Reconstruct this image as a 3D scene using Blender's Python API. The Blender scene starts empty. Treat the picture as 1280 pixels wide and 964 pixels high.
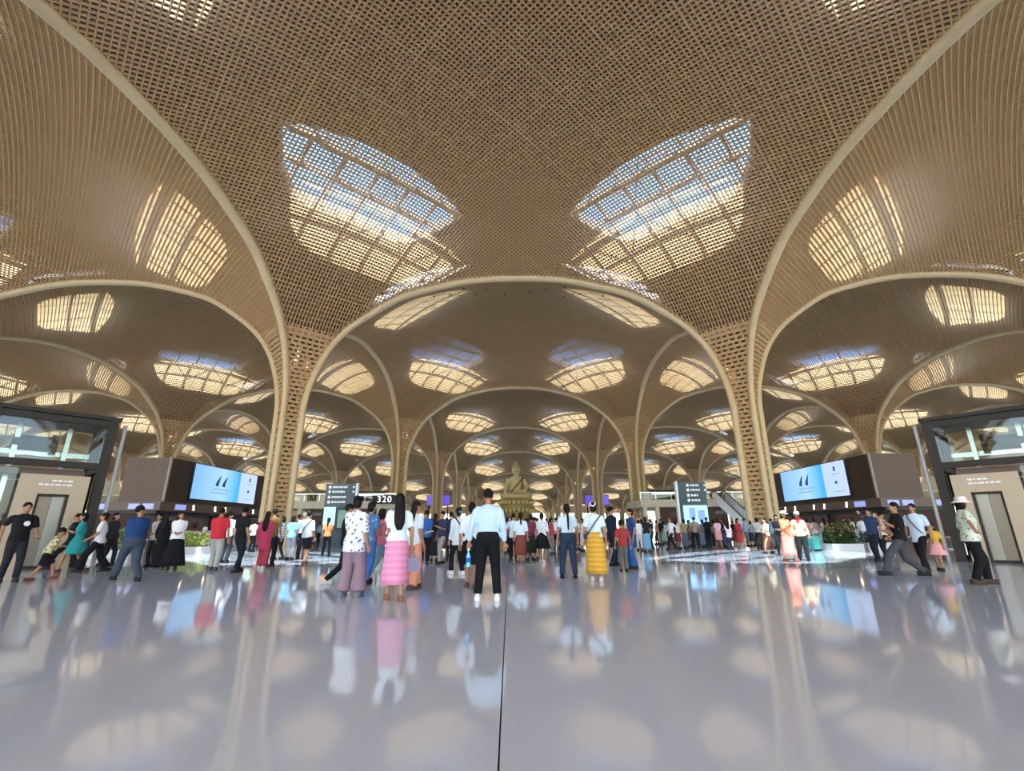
import bpy, bmesh, math, random
import numpy as np
from mathutils import Vector, Matrix, Euler
from mathutils.geometry import delaunay_2d_cdt

sc = bpy.context.scene
COL = sc.collection
PI = math.pi

# ------------------------------------------------------------------ camera
F_PX, TILT, VPX, ROLL, HCAM, CAMX = 587.0, math.radians(17.0), 646.0, math.radians(0.25), 1.07, -0.05
cam_d = bpy.data.cameras.new('camera')
cam = bpy.data.objects.new('camera', cam_d); COL.objects.link(cam)
cam_d.sensor_width = 36.0
cam_d.lens = F_PX / 1280.0 * 36.0
cam_d.clip_start = 0.05; cam_d.clip_end = 2000
YAW = math.atan((VPX - 640) / F_PX * math.cos(TILT))
cam.matrix_world = (Matrix.Translation((CAMX, 0, HCAM)) @ Matrix.Rotation(YAW, 4, 'Z')
                    @ Matrix.Rotation(PI / 2 + TILT, 4, 'X') @ Matrix.Rotation(-ROLL, 4, 'Z'))
sc.camera = cam

# ------------------------------------------------------------------ sky, sun, exposure
w = bpy.data.worlds.new('sky'); sc.world = w; w.use_nodes = True
nt = w.node_tree; nt.nodes.clear()
sky = nt.nodes.new('ShaderNodeTexSky'); sky.sky_type = 'NISHITA'
sky.sun_disc = False; sky.sun_elevation = math.radians(58); sky.sun_rotation = math.radians(195)
sky.air_density = 1.0; sky.dust_density = 1.6; sky.ozone_density = 1.0
bg = nt.nodes.new('ShaderNodeBackground'); bg.inputs['Strength'].default_value = 0.62
out = nt.nodes.new('ShaderNodeOutputWorld')
nt.links.new(sky.outputs[0], bg.inputs[0]); nt.links.new(bg.outputs[0], out.inputs[0])
sun_d = bpy.data.lights.new('sun', 'SUN'); sun_d.energy = 15.0; sun_d.angle = math.radians(0.6); sun_d.color = (1.0, 0.87, 0.70)
sun = bpy.data.objects.new('sun', sun_d); COL.objects.link(sun)
SUN_EL, SUN_AZ = math.radians(60), math.radians(0)          # high sun from behind the camera
sdir = Vector((math.sin(SUN_AZ) * math.cos(SUN_EL), math.cos(SUN_AZ) * math.cos(SUN_EL), -math.sin(SUN_EL)))  # travel direction
sun.rotation_euler = sdir.to_track_quat('-Z', 'Y').to_euler(); sun.location = (0, -40, 80)
sc.view_settings.view_transform = 'Standard'; sc.view_settings.look = 'None'
sc.view_settings.exposure = 1.12; sc.view_settings.gamma = 1.0; sc.view_settings.use_curve_mapping = False
sc.cycles.max_bounces = 10; sc.cycles.diffuse_bounces = 5; sc.cycles.glossy_bounces = 4; sc.cycles.transparent_max_bounces = 16
sc.cycles.sample_clamp_indirect = 6.0

# ------------------------------------------------------------------ materials
def mat(name, col, rough=0.6, metal=0.0, noise=0.0, nscale=8.0, emit=None, estr=0.0, spec=None, build=None, bump=0.0):
    m = bpy.data.materials.new(name); m.use_nodes = True
    t = m.node_tree; b = t.nodes['Principled BSDF']
    b.inputs['Base Color'].default_value = (*col, 1); b.inputs['Roughness'].default_value = rough; b.inputs['Metallic'].default_value = metal
    if spec is not None: b.inputs['Specular IOR Level'].default_value = spec
    if noise > 0 or bump > 0:
        tc = t.nodes.new('ShaderNodeTexCoord'); n = t.nodes.new('ShaderNodeTexNoise')
        n.inputs['Scale'].default_value = nscale; n.inputs['Detail'].default_value = 4
        t.links.new(tc.outputs['Object'], n.inputs['Vector'])
        if noise > 0:
            mx = t.nodes.new('ShaderNodeMixRGB'); mx.blend_type = 'MIX'
            mx.inputs[1].default_value = (*[c * (1 - noise) for c in col], 1); mx.inputs[2].default_value = (*[min(1, c * (1 + noise)) for c in col], 1)
            t.links.new(n.outputs['Fac'], mx.inputs[0]); t.links.new(mx.outputs[0], b.inputs['Base Color'])
        if bump > 0:
            bp = t.nodes.new('ShaderNodeBump'); bp.inputs['Strength'].default_value = bump; bp.inputs['Distance'].default_value = 0.02
            t.links.new(n.outputs['Fac'], bp.inputs['Height']); t.links.new(bp.outputs[0], b.inputs['Normal'])
    if emit is not None:
        b.inputs['Emission Color'].default_value = (*emit, 1); b.inputs['Emission Strength'].default_value = estr
    if build: build(m, t, b)
    return m

def glass_mat(name, tint=(0.9, 0.95, 1.0), refl=0.12, rough=0.02):
    m = bpy.data.materials.new(name); m.use_nodes = True
    t = m.node_tree; t.nodes.clear()
    o = t.nodes.new('ShaderNodeOutputMaterial'); mx = t.nodes.new('ShaderNodeMixShader')
    tr = t.nodes.new('ShaderNodeBsdfTransparent'); gl = t.nodes.new('ShaderNodeBsdfGlossy')
    fr = t.nodes.new('ShaderNodeLayerWeight'); fr.inputs['Blend'].default_value = refl
    tr.inputs['Color'].default_value = (*tint, 1); gl.inputs['Roughness'].default_value = rough
    t.links.new(fr.outputs['Fresnel'], mx.inputs[0]); t.links.new(tr.outputs[0], mx.inputs[1]); t.links.new(gl.outputs[0], mx.inputs[2])
    t.links.new(mx.outputs[0], o.inputs['Surface'])
    return m

M = {}
M['lattice'] = mat('gold_lattice', (0.50, 0.335, 0.17), 0.6, 0.0, 0.06, 0.6, spec=.15)
M['rib'] = mat('beige_rib', (0.62, 0.495, 0.285), 0.45, 0.0, 0.05, 0.8)
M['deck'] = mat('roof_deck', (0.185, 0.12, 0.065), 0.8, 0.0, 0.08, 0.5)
M['core'] = mat('column_core', (0.13, 0.10, 0.07), 0.8, 0.0, 0.1, 2)
M['frame'] = mat('skylight_frame', (0.46, 0.37, 0.29), 0.5)
M['skyglass'] = glass_mat('skylight_glass', (0.72, 0.84, 0.97), 0.06)
M['glass'] = glass_mat('lobby_glass', (0.80, 0.86, 0.84), 0.28)


# ------------------------------------------------------------------ mesh helpers
class MB:
    """Collects boxes, tubes, lofts; link() makes ONE mesh object."""
    def __init__(s): s.v = []; s.f = []
    def add(s, vs, fs):
        o = len(s.v); s.v.extend([tuple(map(float, p)) for p in vs]); s.f.extend([tuple(i + o for i in f) for f in fs]); return s
    def box(s, c, d, rot=None, taper=1.0):
        x, y, z = d[0] / 2, d[1] / 2, d[2] / 2
        vs = [Vector((sx * x * (taper if sz > 0 else 1), sy * y * (taper if sz > 0 else 1), sz * z)) for sz in (-1, 1) for sy in (-1, 1) for sx in (-1, 1)]
        if rot is not None: vs = [rot @ p for p in vs]
        return s.add([p + Vector(c) for p in vs], [(0, 2, 3, 1), (4, 5, 7, 6), (0, 1, 5, 4), (2, 6, 7, 3), (0, 4, 6, 2), (1, 3, 7, 5)])
    def bar(s, a, b, wd, ht=None, up=(0, 0, 1)):
        a, b = Vector(a), Vector(b); ht = ht or wd; d = b - a
        if d.length < 1e-6: return s
        z = d.normalized(); x = Vector(up).cross(z)
        if x.length < 1e-4: x = Vector((1, 0, 0)).cross(z)
        x.normalize(); y = z.cross(x)
        return s.box((a + b) / 2, (wd, ht, d.length), Matrix((x, y, z)).transposed())
    def rings(s, rs, cap=True, closed=True):
        n = len(rs[0]); vs = [p for r in rs for p in r]; fs = []
        for k in range(len(rs) - 1):
            for i in range(n if closed else n - 1):
                j = (i + 1) % n; fs.append((k * n + i, k * n + j, (k + 1) * n + j, (k + 1) * n + i))
        if cap: fs.append(tuple(range(n - 1, -1, -1))); fs.append(tuple((len(rs) - 1) * n + i for i in range(n)))
        return s.add(vs, fs)
    def tube(s, pts, rad, n=10, cap=True, flat=1.0):
        pts = [Vector(p) for p in pts]; rad = rad if isinstance(rad, (list, tuple)) else [rad] * len(pts); rs = []
        ref = Vector((0.31, 0.95, 0.11))
        for i, p in enumerate(pts):
            d = (pts[min(i + 1, len(pts) - 1)] - pts[max(i - 1, 0)]).normalized()
            x = ref.cross(d)
            if x.length < 0.1: x = Vector((1, 0, 0)).cross(d)
            x.normalize(); y = d.cross(x)
            rs.append([p + (x * math.cos(2 * PI * k / n) + y * math.sin(2 * PI * k / n) * flat) * rad[i] for k in range(n)])
        return s.rings(rs, cap)
    def lathe(s, prof, n=20, c=(0, 0, 0), sx=1.0, sy=1.0):
        return s.rings([[(c[0] + r * sx * math.cos(2 * PI * k / n), c[1] + r * sy * math.sin(2 * PI * k / n), c[2] + z) for k in range(n)] for r, z in prof])
    def ell(s, c, r, n=12, m=8, rot=None):
        rs = []
        for i in range(m + 1):
            a = -PI / 2 + PI * i / m; ca = max(math.cos(a), 0.02)
            ring = [Vector((r[0] * ca * math.cos(2 * PI * k / n), r[1] * ca * math.sin(2 * PI * k / n), r[2] * math.sin(a))) for k in range(n)]
            if rot is not None: ring = [rot @ p for p in ring]
            rs.append([p + Vector(c) for p in ring])
        return s.rings(rs)
    def prism(s, poly, z0, z1):
        n = len(poly); vs = [(p[0], p[1], z0) for p in poly] + [(p[0], p[1], z1) for p in poly]
        return s.add(vs, [tuple(range(n - 1, -1, -1)), tuple(range(n, 2 * n))] + [(i, (i + 1) % n, n + (i + 1) % n, n + i) for i in range(n)])
    def mesh(s, name, m=None, smooth=False):
        me = bpy.data.meshes.new(name); me.from_pydata(s.v, [], s.f)
        if m is not None: me.materials.append(m)
        if smooth: me.polygons.foreach_set('use_smooth', [True] * len(me.polygons))
        me.update(); return me
    def link(s, name, m=None, parent=None, smooth=False, loc=None):
        return put(name, s.mesh(name, m, smooth), parent, loc)

def put(name, me, parent=None, loc=None, rotz=0.0):
    o = bpy.data.objects.new(name, me); COL.objects.link(o)
    if parent is not None: o.parent = parent
    if loc is not None: o.location = loc
    if rotz: o.rotation_euler = (0, 0, rotz)
    return o
def tag(o, label=None, cat=None, group=None, kind=None):
    if label: o['label'] = label
    if cat: o['category'] = cat
    if group: o['group'] = group
    if kind: o['kind'] = kind
    return o
def thing(name, label, cat, loc=(0, 0, 0), rotz=0.0, group=None, kind=None):
    o = put(name, None, None, loc, rotz); return tag(o, label, cat, group, kind)
def np_mesh(name, V, Q, m, smooth=False):
    me = bpy.data.meshes.new(name); V = np.asarray(V, np.float32); Q = np.asarray(Q, np.int32)
    k = Q.shape[1]
    me.vertices.add(len(V)); me.vertices.foreach_set('co', V.ravel())
    me.loops.add(Q.size); me.loops.foreach_set('vertex_index', Q.ravel())
    me.polygons.add(len(Q)); me.polygons.foreach_set('loop_start', np.arange(0, Q.size, k, dtype=np.int32))
    me.polygons.foreach_set('use_smooth', np.full(len(Q), smooth))
    me.materials.append(m); me.update(calc_edges=True); return me

# ------------------------------------------------------------------ vault shape
HB = 18.0
_X = np.array([0, 3.8, 7.2, 9.9, 12.46, 14.3, 15.6, 16.45, 16.87, 16.95, 16.96]) / HB
_Z = np.array([22.0, 21.8, 21.07, 20.17, 18.53, 17.0, 15.2, 13.05, 11.0, 8.4, 0.0])
def _smooth_table():
    # resample the traced arch by arc length with a Catmull-Rom spline
    P = np.stack([_X * HB, _Z], 1); P = np.vstack([[-P[1][0], P[1][1]], P, [P[-1][0] + .02, -6]]); out_ = []
    for i in range(1, len(P) - 2):
        for t in np.linspace(0, 1, 12, endpoint=False):
            a, b, c, d = P[i - 1], P[i], P[i + 1], P[i + 2]
            out_.append(0.5 * ((2 * b) + (-a + c) * t + (2 * a - 5 * b + 4 * c - d) * t * t + (-a + 3 * b - 3 * c + d) * t ** 3))
    out_.append(P[-2]); return np.array(out_)
ARCH = _smooth_table()
AX = np.maximum.accumulate(ARCH[:, 0]); AZ = ARCH[:, 1]
BULGE = 4.0
SY_Y = np.array([-36, 0, 36, 72, 108, 144, 180, 216, 252, 288.]); SY_V = np.array([.85, .90, .985, 1.03, 1.08, 1.08, .97, .84, .74, .68])
def sy(y): return np.interp(y, SY_Y, SY_V)
def h_base(x, y):
    u, v = np.abs(x) / HB, np.abs(y) / HB
    return np.interp(u * v * HB, AX, AZ) + BULGE * np.maximum(0, 1 - u * u) * np.maximum(0, 1 - v * v)
def h_bay(x, y, cy): return h_base(x, y) * sy(cy + y)
def deck_z(x, y, cy):
    u, v = np.abs(x) / HB, np.abs(y) / HB
    return h_bay(x, y, cy) + 2.2 + 0.8 * np.maximum(0, 1 - u * u) * np.maximum(0, 1 - v * v)
T_CUT = 15.55 / HB      # below this the column skin takes over

R2 = math.sqrt(0.5)
def fins(lines, cy, width, depth, step):
    """lines: (dir 0/1, p, q0, q1). A fin runs along q at constant p, (p, q) on the bay's diagonals."""
    VS, QS, n0 = [], [], 0
    for d, p, q0, q1, *ww in lines:
        n = max(2, int(math.ceil((q1 - q0) / step)) + 1)
        q = np.linspace(q0, q1, n)
        if d == 0: x, y, tx, ty = (p - q) * R2, (p + q) * R2, -R2, R2
        else: x, y, tx, ty = (q - p) * R2, (q + p) * R2, R2, R2
        uv = np.abs(x * y) / HB / HB; ok = uv < T_CUT
        if ok.sum() < 2: continue
        z = h_bay(x, y, cy); e = 0.05
        hx = (h_bay(x + e, y, cy) - h_bay(x - e, y, cy)) / (2 * e); hy = (h_bay(x, y + e, cy) - h_bay(x, y - e, cy)) / (2 * e)
        N = np.stack([-hx, -hy, np.ones_like(hx)], 1); N /= np.linalg.norm(N, axis=1)[:, None]
        T = np.stack([np.full(n, tx), np.full(n, ty), hx * tx + hy * ty], 1); T /= np.linalg.norm(T, axis=1)[:, None]
        S = np.cross(T, N) * ((ww[0] if ww else width) / 2); P = np.stack([x, y, z], 1)
        V = np.stack([P - S, P + S, P + S + N * depth, P - S + N * depth], 1)
        i = np.nonzero(ok[:-1] & ok[1:])[0]
        a = n0 + i * 4; b = a + 4
        QS.append(np.concatenate([np.stack([a + 0, a + 1, b + 1, b + 0], 1), np.stack([a + 1, a + 2, b + 2, b + 1], 1), np.stack([a + 3, a + 0, b + 0, b + 3], 1)]))
        VS.append(V.reshape(-1, 3)); n0 += n * 4
    if not VS: return None, None
    return np.concatenate(VS), np.concatenate(QS)
def q_range(p):
    m = HB / R2 - abs(p); return (-m, m)

PANEL, PITCH = 3.5, 0.25
def bay_lattice_lines(pitch):
    L = []; n = int(HB / R2 / pitch)
    for k in range(-n, n + 1):
        p = (k + 0.5) * pitch
        if abs(p) < HB / R2 - 0.2:
            a, b = q_range(p); L += [(0, p, a, b), (1, p, a, b)]
    return L
def bay_panels():
    """The lattice of one bay cut into square panels on the diagonals, with a thin seam between."""
    res = []; K = int(math.ceil(HB / R2 / PANEL)); g = 0.045
    for i in range(-K, K):
        for j in range(-K, K):
            L = []; n = int(round(PANEL / PITCH)) - 1
            i0, i1, j0, j1 = i * PANEL + g, (i + 1) * PANEL - g, j * PANEL + g, (j + 1) * PANEL - g
            for k in range(n):
                for d, (a0, a1, b0, b1) in ((0, (i0, i1, j0, j1)), (1, (j0, j1, i0, i1))):
                    p = a0 - g + (k + 1) * PITCH; r = q_range(p)
                    # dir 0 has p=(x+y)*R2, q=(y-x)*R2 ; dir 1 has p=(y-x)*R2, q=(x+y)*R2
                    q0, q1 = max(b0, r[0]), min(b1, r[1])
                    if q1 - q0 > 0.12: L.append((d, p, q0, q1))
            for d, (a0, a1, b0, b1) in ((0, (i0, i1, j0, j1)), (1, (j0, j1, i0, i1))):   # edge fin on the seam
                p = a0 - g; r = q_range(p); q0, q1 = max(b0, r[0]), min(b1, r[1])
                if q1 - q0 > 0.12: L.append((d, p, q0 - g if q0 > r[0] else q0, q1 + g if q1 < r[1] else q1, .085))
            if len(L) > 2: res.append(L)
    return res

# skylights: lens-shaped openings across each diagonal
def lens(cx_sign, cy_sign, grow=0.0):
    ca, hl = 13.0, 7.0 + grow; pts = []
    ex = Vector((cx_sign * R2, cy_sign * R2)); ey = Vector((-cy_sign * R2, cx_sign * R2))
    for k in range(13):
        c = -hl + 2 * hl * k / 12; pts.append(ex * (ca - (0.9 + grow) * (1 - (c / hl) ** 2)) + ey * c)
    for k in range(1, 12):
        c = hl - 2 * hl * k / 12; pts.append(ex * (ca + (4.9 + grow) * (1 - abs(c / hl) ** 5)) + ey * c)
    return pts
QUADS = [(1, 1), (-1, 1), (-1, -1), (1, -1)]
def inside(p, poly):
    c = False; n = len(poly); j = n - 1
    for i in range(n):
        if (poly[i][1] > p[1]) != (poly[j][1] > p[1]) and p[0] < (poly[j][0] - poly[i][0]) * (p[1] - poly[i][1]) / (poly[j][1] - poly[i][1]) + poly[i][0]: c = not c
        j = i
    return c
def deck_plan():
    pts, edges = [], []
    def loop(ps):
        o = len(pts); pts.extend([Vector((p[0], p[1])) for p in ps]); n = len(ps); edges.extend([(o + i, o + (i + 1) % n) for i in range(n)])
    e_ = list(np.linspace(-HB, HB, 49)[:-1])
    loop([(t, -HB) for t in e_] + [(HB, t) for t in e_] + [(-t, HB) for t in e_] + [(-HB, -t) for t in e_])
    holes = [lens(*q) for q in QUADS]
    for hl in holes: loop(hl)
    g = np.concatenate([np.linspace(-17.9, -14, 9), np.linspace(-13, 13, 21), np.linspace(14, 17.9, 9)])
    for a in g:
        for b in g: pts.append(Vector((float(a), float(b))))
    v, e, f, *_ = delaunay_2d_cdt(pts, edges, [], 0, 1e-5)
    tri = []
    for t in f:
        c = sum((v[i] for i in t), Vector((0, 0))) / 3
        if any(inside(c, hl) for hl in holes) or abs(c.x * c.y) / HB / HB > 0.93: continue
        tri.append(tuple(t))
    return np.array([[p.x, p.y] for p in v]), np.array(tri)
DV, DT = deck_plan()
def deck_mesh(cy, open_=True):
    if not open_:                                  # unseen bays behind the camera, added and closed to cut floor light
        g = np.linspace(-HB, HB, 25); X, Y = [a.ravel() for a in np.meshgrid(g, g)]; z = deck_z(X, Y, cy)
        i = np.array([r * 25 + c for r in range(24) for c in range(24)]); Q = np.stack([i, i + 1, i + 26, i + 25], 1)
        return np_mesh('roof_deck', np.vstack([np.column_stack([X, Y, z]), np.column_stack([X, Y, z + .4])]), np.vstack([Q[:, ::-1], Q + 625]), M['deck'], True)
    z = deck_z(DV[:, 0], DV[:, 1], cy); lo = np.column_stack([DV, z]); hi = np.column_stack([DV, z + 0.4])
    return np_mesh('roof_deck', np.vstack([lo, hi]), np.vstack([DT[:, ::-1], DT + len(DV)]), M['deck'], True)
def zmap(p, cy, dz): return (p[0], p[1], float(deck_z(np.array(p[0]), np.array(p[1]), cy)) + dz)
def skylight_meshes(q, cy):
    """frame (upstand, bars) and a list of panes"""
    ou, inn = lens(*q, grow=0.12), lens(*q, grow=-0.06); fr = MB(); n = len(ou); top = 0.75
    rings_ = [[zmap(p, cy, -0.02) for p in inn], [zmap(p, cy, top) for p in inn], [zmap(p, cy, top) for p in ou], [zmap(p, cy, -0.02) for p in ou]]
    fr.rings(rings_ + [rings_[0]], cap=False)
    ex = Vector((q[0] * R2, q[1] * R2)); ey = Vector((-q[1] * R2, q[0] * R2)); poly = lens(*q)
    def span(fn, lo, hi):
        ts = [t for t in np.linspace(lo, hi, 240) if inside(fn(t), poly)]
        return (ts[0], ts[-1]) if ts else None
    cs = [-4.9, -2.45, 0, 2.45, 4.9]; as_ = [13.4, 15.4]
    for c in cs:
        s_ = span(lambda a: ex * a + ey * c, 8, 21)
        if s_: fr.bar(zmap(ex * s_[0] + ey * c, cy, top - .1), zmap(ex * s_[1] + ey * c, cy, top - .1), .14, .3)
    for i, a in enumerate(as_):
        s_ = span(lambda c: ex * a + ey * c, -8, 8)
        if s_: fr.bar(zmap(ex * a + ey * s_[0], cy, top - .25), zmap(ex * a + ey * s_[1], cy, top - .25), .4 if i == 0 else .16, .35)
    for k in range(len(cs) - 1):                                   # slanting truss rods
        c0, c1 = cs[k], cs[k + 1]
        if k % 2: c0, c1 = c1, c0
        fr.bar(zmap(ex * 12.3 + ey * c0, cy, top + .35), zmap(ex * 15.6 + ey * c1, cy, top + .35), .09, .12)
    panes = []; ca = [-7.5] + cs + [7.5]; aa = [8.0] + as_ + [21.0]
    for i in range(len(ca) - 1):
        for j in range(len(aa) - 1):
            pl = [(ex * a + ey * c) for a in np.linspace(aa[j] + .03, aa[j + 1] - .03, 7) for c in np.linspace(ca[i] + .03, ca[i + 1] - .03, 7)]
            # clip: keep the polygon of the opening inside this cell
            cell = [p for p in lens(*q) if aa[j] + .03 < p.dot(ex) < aa[j + 1] - .03 and ca[i] + .03 < p.dot(ey) < ca[i + 1] - .03]
            cand = [p for p in pl if inside(p, poly)] + cell
            if len(cand) < 3: continue
            cc = sum(cand, Vector((0, 0))) / len(cand)
            hull = sorted(set((round(p.x, 4), round(p.y, 4)) for p in cand))
            def half(ps):
                o = []
                for p in ps:
                    while len(o) > 1 and (o[-1][0] - o[-2][0]) * (p[1] - o[-2][1]) - (o[-1][1] - o[-2][1]) * (p[0] - o[-2][0]) <= 1e-9: o.pop()
                    o.append(p)
                return o[:-1]
            hp = half(hull) + half(hull[::-1])
            if len(hp) < 3: continue
            b = MB(); m_ = len(hp)
            lo = [zmap(p, cy, top - .03) for p in hp]; hi = [zmap(p, cy, top + .01) for p in hp]
            b.rings([lo, hi]); panes.append(b)
    return fr, panes

# ------------------------------------------------------------------ ceilings: one per bay
PANELS = bay_panels()
FINW, FIND = 0.055, 0.125
NX = (-3, -2, -1, 0, 1, 2, 3); NY = (-1, 0, 1, 2, 3, 4, 5, 6, 7)
side_word = {-3: 'third bay left of the aisle', 3: 'third bay right of the aisle', -2: 'second bay left of the aisle', -1: 'bay left of the aisle', 0: 'bay over the central aisle', 1: 'bay right of the aisle', 2: 'second bay right of the aisle'}
row_word = ['nearest', 'second', 'third', 'fourth', 'fifth', 'sixth', 'seventh', 'farthest', 'rearmost']
for ky in NY:
    cy = 18 + 36 * ky
    panel_me = None
    if ky in (0, 1):
        panel_me = []
        for L in PANELS:
            V, Q = fins(L, cy, FINW, FIND, 0.6 if ky == 0 else 0.9)
            if V is not None: panel_me.append(np_mesh('lattice_panel', V, Q, M['lattice']))
    V, Q = fins(bay_lattice_lines(PITCH if ky < 3 else 0.32), cy, FINW, FIND, 0.7 if ky < 2 else 1.1)
    full_me = np_mesh('lattice_field', V, Q, M['lattice'])
    dk = deck_mesh(cy, ky >= 0)
    sk = [skylight_meshes(q, cy) for q in QUADS]
    sk_me = [fr.mesh('skylight', M['frame']) for fr, _ in sk]
    pane_me = [[p.mesh('pane', M['skyglass']) for p in ps] for _, ps in sk]
    glaz_me = []
    for _, ps in sk:
        b = MB()
        for p in ps: b.add(p.v, p.f)
        glaz_me.append(b.mesh('glazing', M['skyglass']))
    for kx in NX:
        c = thing('ceiling', 'gold lattice vault%s,' % (' with four skylights' if ky >= 0 else '') + ' %s row, %s' % (row_word[ky], side_word[kx]), None, (36 * kx, cy, 0), kind='structure')
        if panel_me and abs(kx) <= 1:
            for me in panel_me: put('lattice_panel', me, c)
        else: tag(put('lattice_field', full_me, c), kind='stuff')
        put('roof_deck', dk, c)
        for i in range(4) if ky >= 0 else ():
            s_ = put('skylight', sk_me[i], c)
            if ky in (0, 1) and abs(kx) <= 1:
                for me in pane_me[i]: put('pane', me, s_)
            else: put('glazing', glaz_me[i], s_)

# ------------------------------------------------------------------ columns with their four half arches
def rib_mesh(dx, dy, y0):
    """half arch from the column at the origin towards (dx, dy), crown 18 m out"""
    keep = list(range(0, len(ARCH), 3)); 
    if keep[-1] != len(ARCH) - 1: keep.append(len(ARCH) - 1)
    d = HB - AX[keep]; z = AZ[keep]; P = np.stack([d, z], 1)[::-1]
    T = np.gradient(P, axis=0); T /= np.linalg.norm(T, axis=1)[:, None]
    N = np.stack([T[:, 1], -T[:, 0]], 1)               # into the hall: outward and down
    prof = [(-.27, -.45), (-.32, .0), (-.25, .12), (-.10, .18), (.10, .18), (.25, .12), (.32, .0), (.27, -.45)]
    b = MB(); rs = []
    side = Vector((-dy, dx, 0))
    for p, n in zip(P, N):
        r = []; wf = .66 + .34 * min(1.0, max(0.0, (p[0] - 1.0) / 6.0))
        for a, o in prof:
            dd, zz = p[0] + n[0] * o, p[1] + n[1] * o
            zz = zz * float(sy(y0 + dy * dd)); r.append(Vector((dx * dd, dy * dd, zz)) + side * a * wf)
        rs.append(r)
    b.rings(rs, cap=False); return b.mesh('arch_rib', M['rib'], True)
def skin_mesh(qx, qy, y0):
    """pierced brick-like skin between two ribs, from the floor to the vault"""
    b = MB(); zs = []; z = 0.05; ph = 0.34
    def contour(z, k, inset):
        zz = z / float(sy(y0)); tx = float(np.interp(-zz, -AZ, AX)) / HB
        t = tx
        pts = []
        for i in range(k + 1):
            s_ = i / k; u, v = t ** s_, t ** (1 - s_)
            pts.append(Vector((qx * (HB - HB * u), qy * (HB - HB * v), z)))
        if inset:
            pts = [p - Vector((qx * R2, qy * R2, 0)) * inset for p in pts]
        return pts
    row = 0
    while z < 16.6 * float(sy(y0)):
        g = 0.24 + 0.24 * min(1, z / 12.0); hb = ph * (1 - g)
        k = 6; c0, c1 = contour(z, k, 0), contour(z + hb, k, 0); i0, i1 = contour(z, k, .14), contour(z + hb, k, .14)
        b.rings([c0, c1, i1, i0, c0], cap=False, closed=False)
        L = sum((c0[i + 1] - c0[i]).length for i in range(k)); n = max(3, int(round(L / 0.46)))
        kk = n * 2; e0, e1 = contour(z + hb, kk, .02), contour(z + ph, kk, .02)
        for i in range(n + 1):
            j = i * 2 + (row % 2)
            if j >= kk: continue
            a0, a1 = e0[j].lerp(e0[j + 1], .2), e0[j].lerp(e0[j + 1], .85)
            t0, t1 = e1[j].lerp(e1[j + 1], .2), e1[j].lerp(e1[j + 1], .85)
            o = Vector((qx * R2, qy * R2, 0)) * .1
            b.rings([[a0, a1, a1 - o, a0 - o], [t0, t1, t1 - o, t0 - o]], cap=False)
        z += ph; row += 1
    return b.mesh('lattice_skin', M['lattice'])
def core_mesh(y0):
    b = MB(); s_ = float(sy(y0))
    return b.lathe([(.34, 0), (.34, 9 * s_), (.30, 20 * s_)], 10).mesh('core', M['core'], True)
xs_word = {-126: 'fourth line left', 126: 'fourth line right', -90: 'third line left', -54: 'second line left', -18: 'first line left', 18: 'first line right', 54: 'second line right', 90: 'third line right'}
for r in range(-1, 9):
    y0 = 36.0 * r
    rib = {d: rib_mesh(d[0], d[1], y0) for d in ((1, 0), (-1, 0), (0, 1), (0, -1))}
    skin = [skin_mesh(*q, y0) for q in QUADS]; core = core_mesh(y0)
    for x0 in (-126, -90, -54, -18, 18, 54, 90, 126):
        c = thing('column', 'tall gold column opening into lattice vaults, %s of the aisle, %s row of columns' % (xs_word[x0], ['first', 'second', 'third', 'fourth', 'fifth', 'sixth', 'seventh', 'eighth', 'last', 'rearmost'][r]), None, (x0, y0, 0), kind='structure')
        for d, me in rib.items():
            if (d == (0, 1) and r == 8) or (d == (0, -1) and r == -1) or (d == (1, 0) and x0 == 126) or (d == (-1, 0) and x0 == -126): continue
            put('arch_rib', me, c)
        for me in skin: tag(put('lattice_skin', me, c), kind='stuff')
        put('core', core, c)

# ------------------------------------------------------------------ floor
def floor_build(m, t, b):
    tc = t.nodes.new('ShaderNodeTexCoord'); n = t.nodes.new('ShaderNodeTexNoise'); n.inputs['Scale'].default_value = .35; n.inputs['Detail'].default_value = 5
    t.links.new(tc.outputs['Object'], n.inputs['Vector'])
    rr = t.nodes.new('ShaderNodeMapRange'); rr.inputs['To Min'].default_value = .035; rr.inputs['To Max'].default_value = .085
    t.links.new(n.outputs['Fac'], rr.inputs['Value']); t.links.new(rr.outputs[0], b.inputs['Roughness'])
    mx = t.nodes.new('ShaderNodeMixRGB'); mx.inputs[1].default_value = (.62, .69, .79, 1); mx.inputs[2].default_value = (.68, .745, .84, 1)
    t.links.new(n.outputs['Fac'], mx.inputs[0]); t.links.new(mx.outputs[0], b.inputs['Base Color'])
M['floor'] = mat('polished_floor', (.64, .65, .67), .08, build=floor_build)
M['joint'] = mat('floor_joint', (.10, .10, .11), .8)
M['outside'] = mat('outside_paving', (.40, .40, .39), .9, 0, .06, .1)
fl = thing('floor', 'polished pale grey stone floor with one dark joint', None, kind='structure')
x_at = lambda y: -0.105 - 0.016 * y                                     # the joint runs slightly off the aisle
for sgn in (-1, 1):
    b = MB(); g = .0045 * sgn
    b.prism([(x_at(-40) + g, -40), (x_at(292) + g, 292), (sgn * 130, 292), (sgn * 130, -40)][::sgn], -.12, 0); b.link('slab', M['floor'], fl)
b = MB(); b.box((0, 126, -.2), (260, 332, .14)); b.link('joint_bed', M['joint'], fl)
g_ = MB(); g_.box((0, 110, -.6), (900, 900, .5)); tag(g_.link('ground', M['outside']), 'pale paving outside the hall', None, None, 'structure')

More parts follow.
